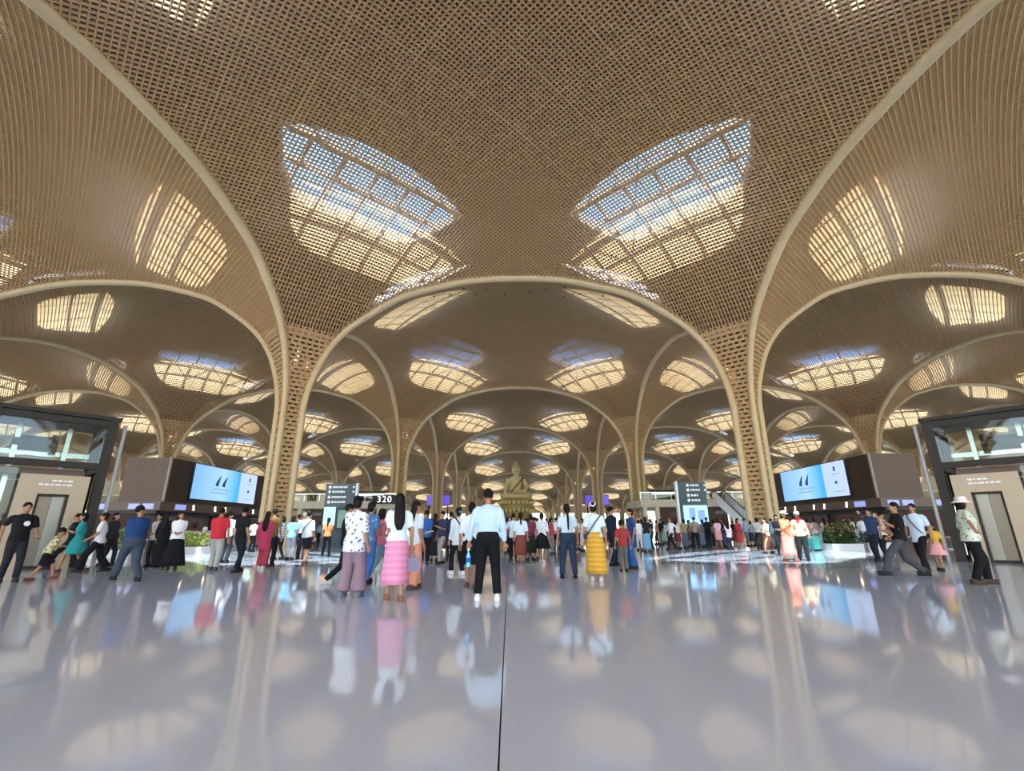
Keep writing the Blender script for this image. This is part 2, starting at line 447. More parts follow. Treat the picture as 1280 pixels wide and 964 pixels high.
# ------------------------------------------------------------------ outer walls: tan panels over a glazed strip
M['wall'] = mat('tan_wall', (0.46, 0.32, 0.18), 0.7, 0, .06, .3)
M['mullion'] = mat('dark_mullion', (.10, .09, .08), .5)
def outer_wall(name, a, b_, label, z0=6.0, z1=19.0):
    a, b_ = Vector(a), Vector(b_); d = (b_ - a).normalized(); L = (b_ - a).length
    w_ = MB(); w_.bar(a + Vector((0, 0, (z0 + z1) / 2)), b_ + Vector((0, 0, (z0 + z1) / 2)), .4, z1 - z0) if False else None
    c = (a + b_) / 2; rot = Matrix.Rotation(math.atan2(d.y, d.x), 3, 'Z')
    w_ = MB().box((c.x, c.y, (z0 + z1) / 2), (L, .5, z1 - z0), rot)
    o = w_.link(name, M['wall']); tag(o, label, None, None, 'structure')
    m_ = MB(); k = int(L / 4)
    for i in range(k + 1): m_.box(tuple(a + d * (L * i / k)) [:2] + (z0 / 2,), (.14, .2, z0), rot)
    m_.box((c.x, c.y, 3.0), (L, .15, .16), rot)
    m_.link('mullion', M['mullion'], o)
    MB().box((c.x, c.y, z0 / 2), (L, .03, z0), rot).link('glazing', M['glass'], o)
outer_wall('wall_back', (-128, 290, 0), (128, 290, 0), 'far end wall with tan panels over a glazed strip', 10.0)
outer_wall('wall_left', (-128, -38, 0), (-128, 290, 0), 'left end wall with tan panels over a glazed strip', 6, 26)
outer_wall('wall_right', (128, -38, 0), (128, 290, 0), 'right end wall with tan panels over a glazed strip', 6, 26)

# ------------------------------------------------------------------ picture geometry: the ray of a pixel
def ray(px, py):
    x, y = px - 640, 482 - py; c, s_ = math.cos(ROLL), math.sin(ROLL)
    x, y = c * x + s_ * y, -s_ * x + c * y
    x -= VPX - 640
    return x, F_PX * math.cos(TILT) - y * math.sin(TILT), F_PX * math.sin(TILT) + y * math.cos(TILT)
def at_depth(px, py, Y):
    x, yy, z = ray(px, py); return Vector((CAMX + x / yy * Y, Y, HCAM + z / yy * Y))
def on_floor(px, Y):
    return Vector((at_depth(px, 661 + HCAM * 613.8 / Y, Y).x, Y, 0))
def lin(h):
    h = h.lstrip('#'); r = []
    for i in (0, 2, 4):
        c = int(h[i:i + 2], 16) / 255; r.append(c / 12.92 if c <= .04045 else ((c + .055) / 1.055) ** 2.4)
    return tuple(r)

M['beige_panel'] = mat('beige_lift_portal', lin('b3a084'), .35, 0, .05, 2)
M['steel'] = mat('brushed_steel', (.55, .56, .57), .25, 1.0)
M['dark_steel'] = mat('dark_steel_frame', (.040, .037, .032), .6, 0, spec=.2)
M['door'] = mat('bronze_lift_door', (.20, .19, .17), .3, .5)
M['door_dark'] = mat('dark_reflection_lift_door', (.12, .10, .08), .3, .6)  # second leaf of the same door, a dark reflection put into its colour
M['white_paint'] = mat('white_paint', (.78, .79, .80), .4)
M['brown_clad'] = mat('brown_cladding', lin('3f2f28'), .45, 0, .06, 3)
M['fascia'] = mat('brown_fascia', lin('6d5a52'), .5, 0, .05, 2)
M['dark'] = mat('near_black', (.02, .02, .022), .5)
M['teal_board'] = mat('dark_teal_board', lin('1d3d49'), .35)
M['print_white'] = mat('white_print', (.85, .87, .88), .5)
M['screen_blue'] = mat('lit_screen_blue', (.05, .07, .09), .3, emit=lin('8cc8f0'), estr=1.0)
M['purple_led'] = mat('purple_screen', (.02, .02, .05), .3, emit=lin('4d3f9e'), estr=.9)
M['digit'] = mat('lit_counter_digit', (.05, .05, .05), .3, emit=(1.0, .78, .55), estr=2.2)
M['small_screen'] = mat('small_lit_screen', (.05, .05, .06), .3, emit=lin('7f8fc8'), estr=.7)
M['led_white'] = mat('white_lit_letters', (.1, .1, .1), .3, emit=(.95, .97, 1.0), estr=.8)
M['strip_light'] = mat('lit_strip', (.1, .1, .1), .3, emit=(.75, .88, 1.0), estr=1.6)
M['cream'] = mat('cream_wall', lin('c9bfa6'), .6, 0, .04, 1)
M['brownwall'] = mat('brown_shop_wall', lin('4f3227'), .6, 0, .08, 1)
def stripes_build(m, t, b):
    tc = t.nodes.new('ShaderNodeTexCoord'); wv = t.nodes.new('ShaderNodeTexWave'); wv.wave_type = 'BANDS'; wv.bands_direction = 'DIAGONAL'
    wv.inputs['Scale'].default_value = 3.6; mx = t.nodes.new('ShaderNodeMixRGB')
    mx.inputs[1].default_value = (*lin('46362d'), 1); mx.inputs[2].default_value = (*lin('6e5d51'), 1)
    t.links.new(tc.outputs['Object'], wv.inputs['Vector']); t.links.new(wv.outputs['Fac'], mx.inputs[0]); t.links.new(mx.outputs[0], b.inputs['Base Color'])
    bp = t.nodes.new('ShaderNodeBump'); bp.inputs['Strength'].default_value = .5; t.links.new(wv.outputs['Fac'], bp.inputs['Height']); t.links.new(bp.outputs[0], b.inputs['Normal'])
M['diag_clad'] = mat('diagonal_ribbed_cladding', lin('5a483d'), .5, build=stripes_build)

def frame_of(o, d, n):
    """boxes in a local frame: origin o, s along d, t along -n (backwards), z up"""
    d, n = Vector(d).normalized(), Vector(n).normalized(); rot = Matrix((d, -n, Vector((0, 0, 1)))).transposed()
    def bx(mb, s0, s1, t0, t1, z0, z1):
        c = Vector(o) + d * ((s0 + s1) / 2) - n * ((t0 + t1) / 2); c.z += (z0 + z1) / 2
        mb.box(c, (s1 - s0, t1 - t0, z1 - z0), rot); return mb
    return bx

# ------------------------------------------------------------------ glass lift towers
def lift_tower(sg, C, word):
    C = Vector((sg * C[0], C[1], 0)); d, n = Vector((sg * .66, -.75, 0)), Vector((-sg * .75, -.66, 0))
    d.normalize(); n.normalize()
    o0 = C.copy(); t_ = thing('lift_tower', 'glass lift tower in dark steel frame with beige door portal, %s of the hall' % word, 'lift', o0)
    bx = frame_of((0, 0, 0), d, n); H = 4.62
    for s0, t0 in ((0, 0), (2.75, 0), (5.5, 0), (0, 3.0), (5.5, 3.0)):
        bx(MB(), s0, s0 + .26, t0, t0 + .26, 0, H).link('post', M['dark_steel'], t_)
    for z in (2.98, H - .22):
        for a in ((.26, 2.75, .02, .2), (3.01, 5.5, .02, .2), (0.03, .2, .26, 3.0)):
            bx(MB(), *a, z, z + .2).link('beam', M['dark_steel'], t_)
    bx(MB(), 3.01, 5.5, .02, .2, 1.15, 1.3).link('beam', M['dark_steel'], t_)
    bx(MB(), -.05, 5.8, -.05, 3.3, H, H + .12).link('roof', M['dark_steel'], t_)
    bx(MB(), .05, 5.7, .05, 3.2, 0.0, .08).link('plinth', M['dark_steel'], t_)
    for a, z0, z1 in (((.26, 2.75, .09, .11), 3.18, 4.4), ((3.01, 5.5, .09, .11), 3.18, 4.4), ((3.01, 5.5, .09, .11), 1.3, 2.98), ((3.01, 5.5, .09, .11), .08, 1.15),
                      ((.09, .11, .26, 3.0), 3.18, 4.4), ((.09, .11, .26, 3.0), .08, 2.98)):
        bx(MB(), *a, z0, z1).link('pane', M['glass'], t_)
    # beige portal with recessed door
    p = MB(); bx(p, .40, .80, -.16, .3, .0, 2.72); bx(p, 1.52, 1.98, -.16, .3, 0, 2.72); bx(p, .80, 1.52, -.16, .3, 2.15, 2.72)
    p = p.link('portal', M['beige_panel'], t_)
    for z, (a, b_) in ((2.52, (.8, 1.3)), (2.40, (.8, 1.5))):
        tx = MB(); s_ = a; rr = random.Random(int(z * 100))
        while s_ < b_:
            l = rr.uniform(.05, .14); bx(tx, s_, s_ + l, -.168, -.158, z, z + .05); s_ += l + .03
        tag(tx.link('sign_text', M['print_white'], p), kind='stuff')
    bx(MB(), .52, .62, -.18, -.15, 1.0, 1.25).link('call_button_plate', M['steel'], p)
    fr = MB(); bx(fr, .80, .86, -.1, .25, 0, 2.15); bx(fr, 1.46, 1.52, -.1, .25, 0, 2.15); bx(fr, .80, 1.52, -.1, .25, 2.09, 2.15); fr.link('door_frame', M['dark_steel'], t_)
    bx(MB(), .86, 1.157, .12, .17, .02, 2.09).link('door_leaf', M['door'], t_)
    bx(MB(), 1.163, 1.46, .14, .19, .02, 2.09).link('door_leaf', M['door_dark'], t_)
    bx(MB(), 1.98, 2.06, -.1, .1, 0, 2.72).link('jamb_light', M['strip_light'], t_) if False else None
    bx(MB(), 2.05, 2.72, .08, .11, .1, 2.9).link('pane', M['glass'], t_)
    # machinery in the shaft
    mc = MB(); bx(mc, .4, 5.4, 1.5, 1.7, 3.45, 3.6); bx(mc, .4, 5.4, 2.6, 2.8, 3.3, 3.42); bx(mc, 1.0, 1.12, 1.2, 1.32, 2.9, 4.5); bx(mc, 2.2, 2.32, 1.2, 1.32, .1, 4.5); bx(mc, 4.2, 4.3, 1.4, 1.5, .1, 4.5)
    mc.link('guide_rails', M['steel'], t_)
    mo = MB(); cc = Vector((0, 0, 3.82)) + d * 1.9 - n * 1.4
    mo.tube([cc - d * .45, cc + d * .45], .24, 14); mo.tube([cc - d * .62, cc - d * .46], .33, 16); bx(mo, 1.3, 1.7, 1.2, 1.7, 3.6, 3.7); mo.link('hoist_motor', M['dark'], t_)
    bx(MB(), .5, 2.6, .5, 2.6, 2.75, 2.95).link('car_roof', M['fascia'], t_)
    bx(MB(), .45, 2.65, 2.6, 2.66, .1, 2.7).link('car_back', M['fascia'], t_)
    for s_, z, l in ((.7, 3.22, .3), (1.35, 3.2, .35), (2.0, 3.24, .25)): bx(MB(), s_, s_ + l, 2.5, 2.55, z, z + .14).link('strip_lamp', M['strip_light'], t_)
    for z in (.5, 1.4, 1.9, 2.4): bx(MB(), 3.4, 3.52, 2.7, 2.74, z, z + .35).link('strip_lamp', M['strip_light'], t_)
    # pale round post and conduit beside the corner
    pp = MB(); q = d * -.22 - n * .25
    pp.tube([q, q + Vector((0, 0, 4.55))], .055, 12); pp.link('pale_post', mat('pale_grey_post', (.42, .43, .43), .5), t_)
    return t_
lift_tower(-1, (13.55, 15.5), "left side")
lift_tower(1, (14.2, 16.4), 'right side')
# ------------------------------------------------------------------ check-in islands with LED wall
def flip(t, sp, r):
    q = t.nodes.new('ShaderNodeMath'); q.operation = 'SUBTRACT'; q.inputs[0].default_value = 1; t.links.new(sp.outputs[1], q.inputs[1]); t.links.new(q.outputs[0], r.inputs[0])
def led_build(m, t, b):
    # one advertising picture: pale blue with a deeper blue band (it gives off its own light)
    tc = t.nodes.new('ShaderNodeTexCoord'); sp = t.nodes.new('ShaderNodeSeparateXYZ'); r = t.nodes.new('ShaderNodeValToRGB')
    t.links.new(tc.outputs['Generated'], sp.inputs[0]); t.links.new(sp.outputs[1], r.inputs[0]) if not m.name.endswith('flipped') else flip(t, sp, r)
    els = r.color_ramp.elements; els[0].position = 0; els[0].color = (*lin('7cb4ee'), 1); els[1].position = .42; els[1].color = (*lin('a5d2f5'), 1)
    for p, c in ((.58, '6fc0f2'), (.69, '2fa6ea'), (.705, 'b4cdf5'), (1.0, 'bccff5')):
        e = els.new(p); e.color = (*lin(c), 1)
    t.links.new(r.outputs[0], b.inputs['Emission Color']); b.inputs['Emission Strength'].default_value = .56
    b.inputs['Base Color'].default_value = (.03, .03, .03, 1)
M['led'] = mat('led_picture', (.03, .03, .03), .3, build=led_build); M['led_r'] = mat('led_picture_flipped', (.03, .03, .03), .3, build=led_build)
M['ink'] = mat('screen_dark_blue', (.02, .03, .06), .3, emit=lin('0b4a8c'), estr=.35)
M['ink_soft'] = mat('screen_soft_text', (.1, .12, .16), .3, emit=lin('6f93c4'), estr=.6)
def island(sg, word):
    t_ = thing('check_in_island', 'long brown check-in island with blue LED wall on its flank, %s of the aisle' % word, 'check-in island', (sg * 25.2, 34, 0))
    def bx(x0, x1, y0, y1, z0, z1, mb=None):     # x measured outwards from the flank
        mb = mb or MB(); a, b_ = sg * x0, sg * x1; mb.box(((a + b_) / 2, (y0 + y1) / 2, (z0 + z1) / 2), (abs(b_ - a), y1 - y0, z1 - z0)); return mb
    bx(0, 3.2, 0.06, 18, 3.02, 6.15).link('upper_box', M['brown_clad'], t_)
    bx(-.02, 3.22, 0, .06, 3.02, 6.17).link('front_cladding', M['diag_clad'], t_)
    bx(-.08, .06, -.06, .08, 2.95, 6.2).link('corner_trim', mat('grey_trim', (.30, .27, .24), .5), t_)
    bx(-.25, 5.4, -.5, 19, 2.42, 3.02).link('fascia', M['fascia'], t_)
    bx(.2, 5.2, -.2, 18.6, 2.22, 2.42).link('soffit', M['dark'], t_)
    for y in (3, 9, 15): bx(2.2, 2.7, y, y + .5, 0, 2.22).link('support', M['dark'], t_)
    # LED wall on the flank
    scr = bx(-.14, -.10, 2.6, 11.6, 3.42, 6.08).link('led_wall', M['led'] if sg < 0 else M['led_r'], t_)
    bx(-.10, 0, 2.5, 11.7, 3.3, 6.14).link('led_bezel', M['dark'], t_)
    FY = lambda y: y if sg < 0 else 14.2 - y
    for yy in (5.45, 6.35):                       # two tail-fin marks: curved blades
        g = MB()
        n = 9; f = []; bk = []
        for i in range(n):
            q = i / (n - 1); yc = FY(yy) - sg * .55 * q ** 1.6; zz = 4.62 + .85 * q; wd = -sg * (.34 * (1 - q) ** .7 + .02)
            f.append((sg * -.155, yc - wd * .25, zz)); bk.append((sg * -.155, yc + wd, zz - .06 * (1 - q)))
        poly = f + bk[::-1]; m_ = len(poly)
        g.add(poly + [(p[0] + sg * .01, p[1], p[2]) for p in poly], [tuple(range(m_)), tuple(range(2 * m_ - 1, m_ - 1, -1))] + [(i, (i + 1) % m_, m_ + (i + 1) % m_, m_ + i) for i in range(m_)])
        g.link('tail_fin_emblem', M['ink'], scr)
    k = MB(); rr = random.Random(3)
    for z, y0, y1 in ((4.28, 5.1, 7.2), (3.98, 5.0, 7.3)):
        y = y0
        while y < y1:
            l = rr.uniform(.1, .3); bx(-.155, -.145, *sorted((FY(y), FY(y + l))), z, z + .12, k); y += l + .08
    bx(-.155, -.145, *sorted((FY(10.0), FY(10.9))), 5.1, 5.16, k); bx(-.155, -.145, *sorted((FY(9.9), FY(11.1))), 3.75, 3.8, k)
    tag(k.link('caption', M['ink_soft'], scr), kind='stuff')
    bx(-.155, -.145, *sorted((FY(10.3), FY(10.5))), 5.35, 5.72).link('small_mark', M['ink'], scr); bx(-.155, -.145, *sorted((FY(10.22), FY(10.5))), 4.38, 4.58).link('small_mark', M['ink'], scr)
    # counter screens and lit numbers on the fascia
    for y in (1.0,): bx(-.30, -.25, y, y + 1.1, 2.52, 2.9).link('counter_screen', M['small_screen'], t_)
    for x in (.2, 1.2, 3.4): bx(x, x + .75, -.56, -.5, 2.52, 2.88).link('counter_screen', M['small_screen'], t_)
    for y in (2.9, 5.6, 7.0, 9.8, 11.4, 15.0, 17.0):
        b = MB(); bx(-.28, -.25, y, y + .16, 2.74, 2.92, b); bx(-.28, -.25, y + .06, y + .22, 2.54, 2.70, b); b.link('counter_number', M['digit'], t_)
    for i in range(6):
        c = bx(.4, 1.1, 1.6 + i * 2.7, 3.5 + i * 2.7, 0, 1.05).link('counter', M['white_paint'], t_)
        bx(.3, 1.2, 1.5 + i * 2.7, 3.6 + i * 2.7, 1.05, 1.11).link('counter_top', M['dark'], c)
        b = MB(); bx(.8, .86, 2.2 + i * 2.7, 2.75 + i * 2.7, 1.25, 1.6, b); bx(.81, .85, 2.44 + i * 2.7, 2.5 + i * 2.7, 1.1, 1.3, b); b.link('monitor', M['dark'], c)
    return t_
island(-1, 'left'); island(1, 'right')

# ------------------------------------------------------------------ wayfinding totems
def totem(px, left, label):
    p = on_floor(px, 31.8); t_ = thing('wayfinding_totem', label, 'sign totem', p); W = 1.0 if left else .92
    def bx(mb, x0, x1, y0, y1, z0, z1): mb.box(((x0 + x1) / 2, (y0 + y1) / 2, (z0 + z1) / 2), (x1 - x0, y1 - y0, z1 - z0)); return mb
    bx(MB(), -W, W, -.12, .12, .0, 4.0).link('board', M['teal_board'], t_)
    e = 1 if left else -1
    bx(MB(), *sorted((e * W, e * (W + .14))), -.14, .14, 0.0, 4.02).link('edge_strip', M['white_paint'], t_)
    rr = random.Random(7)
    for k, z in enumerate((3.72, 3.42, 3.08, 2.76)):
        b = MB(); x = -.8 if left else -.35
        bx(b, x, x + .16, -.135, -.12, z - .03, z + .15); x += .25
        end = rr.uniform(.3, .75)
        while x < end:
            l = rr.uniform(.06, .2); bx(b, x, x + l, -.135, -.12, z, z + .12); x += l + .04
        if k < 2: bx(b, .8, .92, -.135, -.12, z, z + .12)
        tag(b.link('sign_text', M['print_white'], t_), kind='stuff')
    if left:
        bx(MB(), -.95, -.2, -.15, -.12, 1.35, 2.5).link('lit_screen', M['screen_blue'], t_)
        s_ = bx(MB(), -.12, .85, -.17, -.12, 1.0, 2.45).link('poster_frame', M['dark'], t_)
        bx(MB(), .0, .72, -.18, -.17, 1.2, 2.3).link('poster', mat('poster_green', lin('7fa79a'), .5, 0, .3, 3), s_)
    else:
        bx(MB(), -.7, .85, -.15, -.12, 1.2, 2.5).link('lit_screen', M['screen_blue'], t_)
        bx(MB(), -.35, .05, -.16, -.15, 1.6, 2.35).link('screen_picture', M['ink_soft'], t_); bx(MB(), .2, .65, -.16, -.15, 1.5, 2.2).link('screen_picture', M['ink_soft'], t_)
totem(419, True, 'dark teal sign totem with lit blue screen and poster, left of the aisle')
totem(871, False, 'dark teal sign totem with wide lit blue screen, right of the aisle')

# ------------------------------------------------------------------ gallery on the upper level
def gallery(sg, word):
    t_ = thing('gallery', 'beige upper-level gallery slab with glass railing, %s of the aisle' % word, None, (sg * 16, 63, 0), kind='structure')
    def bx(x0, x1, y0, y1, z0, z1, mb=None):
        mb = mb or MB(); a, b_ = sorted((sg * x0, sg * x1)); mb.box(((a + b_) / 2, (y0 + y1) / 2, (z0 + z1) / 2), (b_ - a, y1 - y0, z1 - z0)); return mb
    bx(0, 52, 0, 8, 3.75, 4.65).link('slab', M['cream'], t_)
    bx(0, 52, .05, .08, 4.65, 5.55).link('railing_glass', M['glass'], t_)
    bx(0, 52, .02, .11, 5.55, 5.63).link('handrail', M['steel'], t_)
    b = MB()
    for i in range(27): bx(i * 2, i * 2 + .06, .03, .1, 4.65, 5.55, b)
    tag(b.link('baluster', M['steel'], t_), kind='stuff')
    bx(2.5, 12, 2.2, 2.6, 0, 3.75).link('shop_front', M['brownwall'], t_)
    bx(17, 52, 4.2, 4.6, 0, 3.75).link('shop_front', M['brownwall'], t_)
    for x in (.4, 2.0, 12.4, 16.4, 30): bx(x, x + .5, .5, 1.0, 0, 3.75).link('pier', M['cream'], t_)
    bx(23, 52, 7.5, 8, 4.65, 8.2).link('upper_wall', M['cream'], t_)
    for x in (1.2, 4.4, 7.4, 10.4): bx(x, x + 1.6, 2.1, 2.2, 2.9, 3.3).link('shop_sign', M['led_white' if x < 2 else 'teal_board'], t_)
    bx(3, 10, 5.5, 6.6, 4.65, 6.3).link('display_case', M['dark_steel'], t_)
    bx(3.1, 7.0, 5.45, 5.5, 5.7, 6.0).link('lit_panel', M['led_white'], t_)
gallery(-1, 'left'); gallery(1, 'right')

def escalator(x, y0, y1, z1, label):
    t_ = thing('escalator', label, 'escalator', (x, y0, 0)); L = y1 - y0
    n = 20; b = MB()
    for i in range(n): b.box((0, L * (i + .5) / n, z1 * (i + .5) / n - .1), (1.0, L / n, .3))
    b.link('steps', M['steel'], t_)
    for sx in (-.62, .62):
        g = MB(); g.rings([[(sx - .05, -.8, 0), (sx + .05, -.8, 0), (sx + .05, -.8, .9), (sx - .05, -.8, .9)], [(sx - .05, 0, -.05), (sx + .05, 0, -.05), (sx + .05, 0, 1.0), (sx - .05, 0, 1.0)], [(sx - .05, L, z1 - .5), (sx + .05, L, z1 - .5), (sx + .05, L, z1 + .95), (sx - .05, L, z1 + .95)]])
        g.link('balustrade', M['white_paint'], t_)
        MB().tube([(sx, -.9, .75), (sx, -.7, .98), (sx, 0, 1.06), (sx, L, z1 + 1.0), (sx, L + .6, z1 + 1.0)], .06, 8).link('handrail', M['dark'], t_)
escalator(26.2, 53.5, 62.4, 4.6, 'escalator climbing to the right gallery beside the lattice column')

# lit numerals hung above the left gallery edge
t_ = thing('number_sign', 'dark sign with lit white numerals 320 on the left gallery edge', 'sign', at_depth(480, 624.5, 61))
MB().box((0, .08, 0), (3.1, .12, 1.05)).link('panel', M['dark_steel'], t_)
cu = bpy.data.curves.new('numerals', 'FONT'); cu.body = '320'; cu.size = 1.1; cu.space_character = 1.2; cu.extrude = .02; cu.align_x = 'CENTER'; cu.align_y = 'CENTER'; cu.materials.append(M['led_white'])
o_ = bpy.data.objects.new('numerals', cu); COL.objects.link(o_); bpy.context.view_layer.update()
me = bpy.data.meshes.new_from_object(o_.evaluated_get(bpy.context.evaluated_depsgraph_get())); bpy.data.objects.remove(o_)
o = tag(put('numerals', me, t_), kind='stuff'); o.rotation_euler = (PI / 2, 0, 0); o.location = (0, -.02, 0)
for sx in (-1.1, 1.1): MB().tube([(sx, .08, -.1), (sx, 2.1, -.1)], .04, 6).link('bracket', M['dark_steel'], t_)

for px, word in ((548, 'left'), (746, 'right')):
    p = at_depth(px, 625.5, 113); t_ = thing('purple_screen', 'wide purple screen behind the far lattice column, %s of the statue' % word, 'screen', p)
    MB().box((0, 0, 0), (5.4, .2, 2.2)).link('display', M['purple_led'], t_)
    MB().box((0, .2, 0), (5.6, .2, 2.4)).link('casing', M['dark_steel'], t_)
    for sx in (-2.2, 2.2): MB().box((sx, .2, -p.z / 2 - .6), (.25, .25, p.z - 1.2)).link('stand', M['dark_steel'], t_)

# ------------------------------------------------------------------ planters
def leafy(label, px, Y, wd, dp, ht, cols, flowers=None, seed=1):
    p = on_floor(px, Y); t_ = thing('planter', label, 'planter', p); rr = random.Random(seed)
    MB().box((0, 0, .16), (wd, dp, .32)).link('trough', M['white_paint'], t_)
    MB().box((0, 0, .325), (wd - .1, dp - .1, .03)).link('soil', M['brownwall'], t_)
    for ci, c in enumerate(cols):
        b = MB()
        for k in range(150):
            x, y = rr.uniform(-wd / 2 + .08, wd / 2 - .08), rr.uniform(-dp / 2 + .08, dp / 2 - .08); z = .34 + ht * rr.random() ** 1.3 * (1 - .4 * (2 * x / wd) ** 2)
            a = rr.uniform(0, 2 * PI); e = rr.uniform(.1, .9); L = rr.uniform(.14, .28); wl = L * .32
            d = Vector((math.cos(a) * math.cos(e), math.sin(a) * math.cos(e), math.sin(e))); s_ = Vector((-math.sin(a), math.cos(a), 0)); u = d.cross(s_)
            o = Vector((x, y, z))
            b.add([o, o + d * L * .5 + s_ * wl, o + d * L, o + d * L * .5 - s_ * wl, o + d * L * .5 - u * .03], [(0, 1, 4), (1, 2, 4), (2, 3, 4), (3, 0, 4)])
            if k % 5 == 0: b.tube([(x, y, .33), o], .008, 4)
        tag(b.link('foliage', mat('leaf', lin(c), .5, 0, .2, 6), t_), kind='stuff')
    if flowers:
        b = MB()
        for k in range(26): b.ell((rr.uniform(-wd / 2, wd / 2) * .85, rr.uniform(-dp / 2, dp / 2) * .85, .34 + ht * rr.uniform(.5, 1.0)), (.05, .05, .04), 6, 4)
        tag(b.link('flower', mat('blossom', lin(flowers), .5), t_), kind='stuff')
leafy('white trough of pale green leaves behind the woman in white and black', 138, 20.5, 1.9, .8, .75, ('9fb27a', 'c9d6b0', '6f8f5a'), None, 2)
leafy('white trough of bright yellow-green leaves beside the red polo man', 229, 24.0, 2.0, .8, .62, ('b9c95a', '8fa83f', 'd6dd84'), None, 3)
leafy('dark green planter with orange blossoms by the teal suitcase', 1052, 24.5, 1.5, .8, .95, ('3f5a2a', '57702f', '2c4422'), 'd9773a', 4)
leafy('low white trough of blue-grey leaves before the right check-in counters', 1092, 26.3, 1.3, .8, .5, ('4d6a52', '35533e', 'a9bfc4'), 'e6eef2', 5)

# teal suitcase
p = on_floor(1018, 24.0); t_ = thing('suitcase', 'upright teal suitcase beside the orange-blossom planter', 'suitcase', p, .3)
b = MB()
b.rings([[(sx * (.25 - i), sy_ * (.14 - i), z) for sx, sy_ in ((-1, -1), (-.2, -1.15), (.2, -1.15), (1, -1), (1, 1), (-1, 1))] for z, i in ((.08, .03), (.11, 0), (.66, 0), (.70, .03))]); b.link('shell', mat('teal_shell', lin('3f9f98'), .4), t_)
b = MB(); b.tube([(-.12, .1, .68), (-.12, .1, .98), (.12, .1, .98), (.12, .1, .68)], .012, 6); b.link('handle', M['steel'], t_)
for sx in (-.2, .2):
    for sy_ in (-.1, .1): MB().tube([(sx - .015, sy_, .04), (sx + .015, sy_, .04)], .04, 10).link('wheel', M['dark'], t_)

# queue barriers before the left counters
for px, lab in ((234, 'low white barrier frame by the yellow-green planter'), (252, 'second low white barrier frame near the red polo man')):
    p = on_floor(px, 30); t_ = thing('queue_barrier', lab, 'barrier', p)
    for sx in (-.3, .3): MB().tube([(sx, 0, 0), (sx, 0, .98)], .03, 8).link('post', M['white_paint'], t_)
    MB().bar((-.33, 0, .95), (.33, 0, .95), .06).link('rail', mat('salmon_rail', lin('c98a80'), .5), t_)
    for sx in (-.3, .3): MB().lathe([(.14, 0), (.14, .02), (.03, .03)], 12, (sx, 0, 0)).link('foot', M['steel'], t_)

# downlights let into the second vault
rr = random.Random(5)
for i, (x, y) in enumerate(sorted([(-5, 40), (-3, 41.5), (-4.2, 43.5), (-6.6, 42), (-1.2, 44.5), (4.6, 40), (3.0, 42), (6.4, 42.5), (5.0, 44.6), (1.4, 43.2), (-8.0, 41), (8.4, 41)])):
    z = float(h_bay(np.array(x * 1.0), np.array(y - 54.0), 54))
    o = MB().lathe([(.07, -.1), (.09, -.08), (.09, .3)], 10).link('downlight', M['dark'], None, True, (x, y, z))
    tag(o, 'small black downlight in the vault behind the front arch, %s from the left' % ['first', 'second', 'third', 'fourth', 'fifth', 'sixth', 'seventh', 'eighth', 'ninth', 'tenth', 'eleventh', 'twelfth'][i], 'downlight', 'downlights in the second vault')

# ------------------------------------------------------------------ seated bronze statue on tiers
M['bronze'] = mat('gilded_bronze', lin('cdbd84'), .42, .15, .08, .8)
M['bronze_dark'] = mat('aged_bronze', lin('a5935a'), .45, .15, .12, .8)
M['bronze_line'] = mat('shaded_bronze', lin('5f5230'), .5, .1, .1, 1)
JOBS = []                                        # (object, voxel) meshes to be fused into one skin
def fused(mb, name, m, parent, voxel, smooth=3, extra=None):
    o = mb.link(name, m, parent, True); JOBS.append((o, voxel, smooth, extra)); return o
SX, SYY = at_depth(645.5, 620, 85).x, 85.0
st = thing('seated_buddha_statue', 'gilded bronze seated Buddha statue on a tiered pedestal at the end of the aisle', 'statue', (SX, SYY, 0))
ped = MB()
for z0, z1, r0, r1 in ((0, 1.6, 4.1, 4.0), (1.6, 2.2, 3.7, 3.6), (2.2, 2.9, 3.9, 3.3), (2.9, 3.5, 3.1, 3.1), (3.5, 4.1, 3.2, 3.7), (4.1, 4.5, 3.75, 3.75), (4.5, 4.9, 3.3, 3.2), (4.9, 5.3, 3.2, 3.5), (5.3, 5.6, 3.5, 3.4)):
    ped.lathe([(r0 * .88, z0), (r1 * .88, z1)], 28, (0, 0, 0), 1.0, .72)
ped.link('pedestal', M['bronze_dark'], st)
pt = MB()
for row, (z, r, n) in enumerate(((3.8, 3.1, 26), (5.05, 2.95, 24))):
    for k in range(n):
        a = 2 * PI * (k + .5 * row) / n; pt.ell((r * math.cos(a), r * .72 * math.sin(a), z), (.33, .33, .34), 6, 5)
tag(pt.link('lotus_petals', M['bronze'], st), kind='stuff')
b = MB()
b.ell((0, .1, 6.1), (2.2, 1.4, .6)); b.rings([[(rx * math.cos(2 * PI * k / 18), oy + ry * math.sin(2 * PI * k / 18), z) for k in range(18)] for z, rx, ry, oy in ((5.8, 1.45, 1.05, .15), (6.6, 1.15, .85, .15), (7.4, 1.05, .75, .1), (8.2, 1.32, .8, .1), (8.8, 1.45, .7, .12), (9.15, 1.0, .55, .12), (9.35, .5, .45, .1), (9.75, .42, .42, .05))])
for sg in (-1, 1):
    b.tube([(sg * .6, .1, 6.2), (sg * 2.35, -.55, 6.15), (sg * 2.5, -.75, 6.1)], [.62, .58, .45], 12)          # thigh out to the knee
    b.tube([(sg * 2.4, -.75, 6.05), (sg * .9, -1.35, 6.0), (sg * -.5, -1.4, 6.05)], [.48, .42, .3], 12)       # shin folded in
    b.ell((sg * -.9, -1.35, 6.12), (.45, .25, .2))
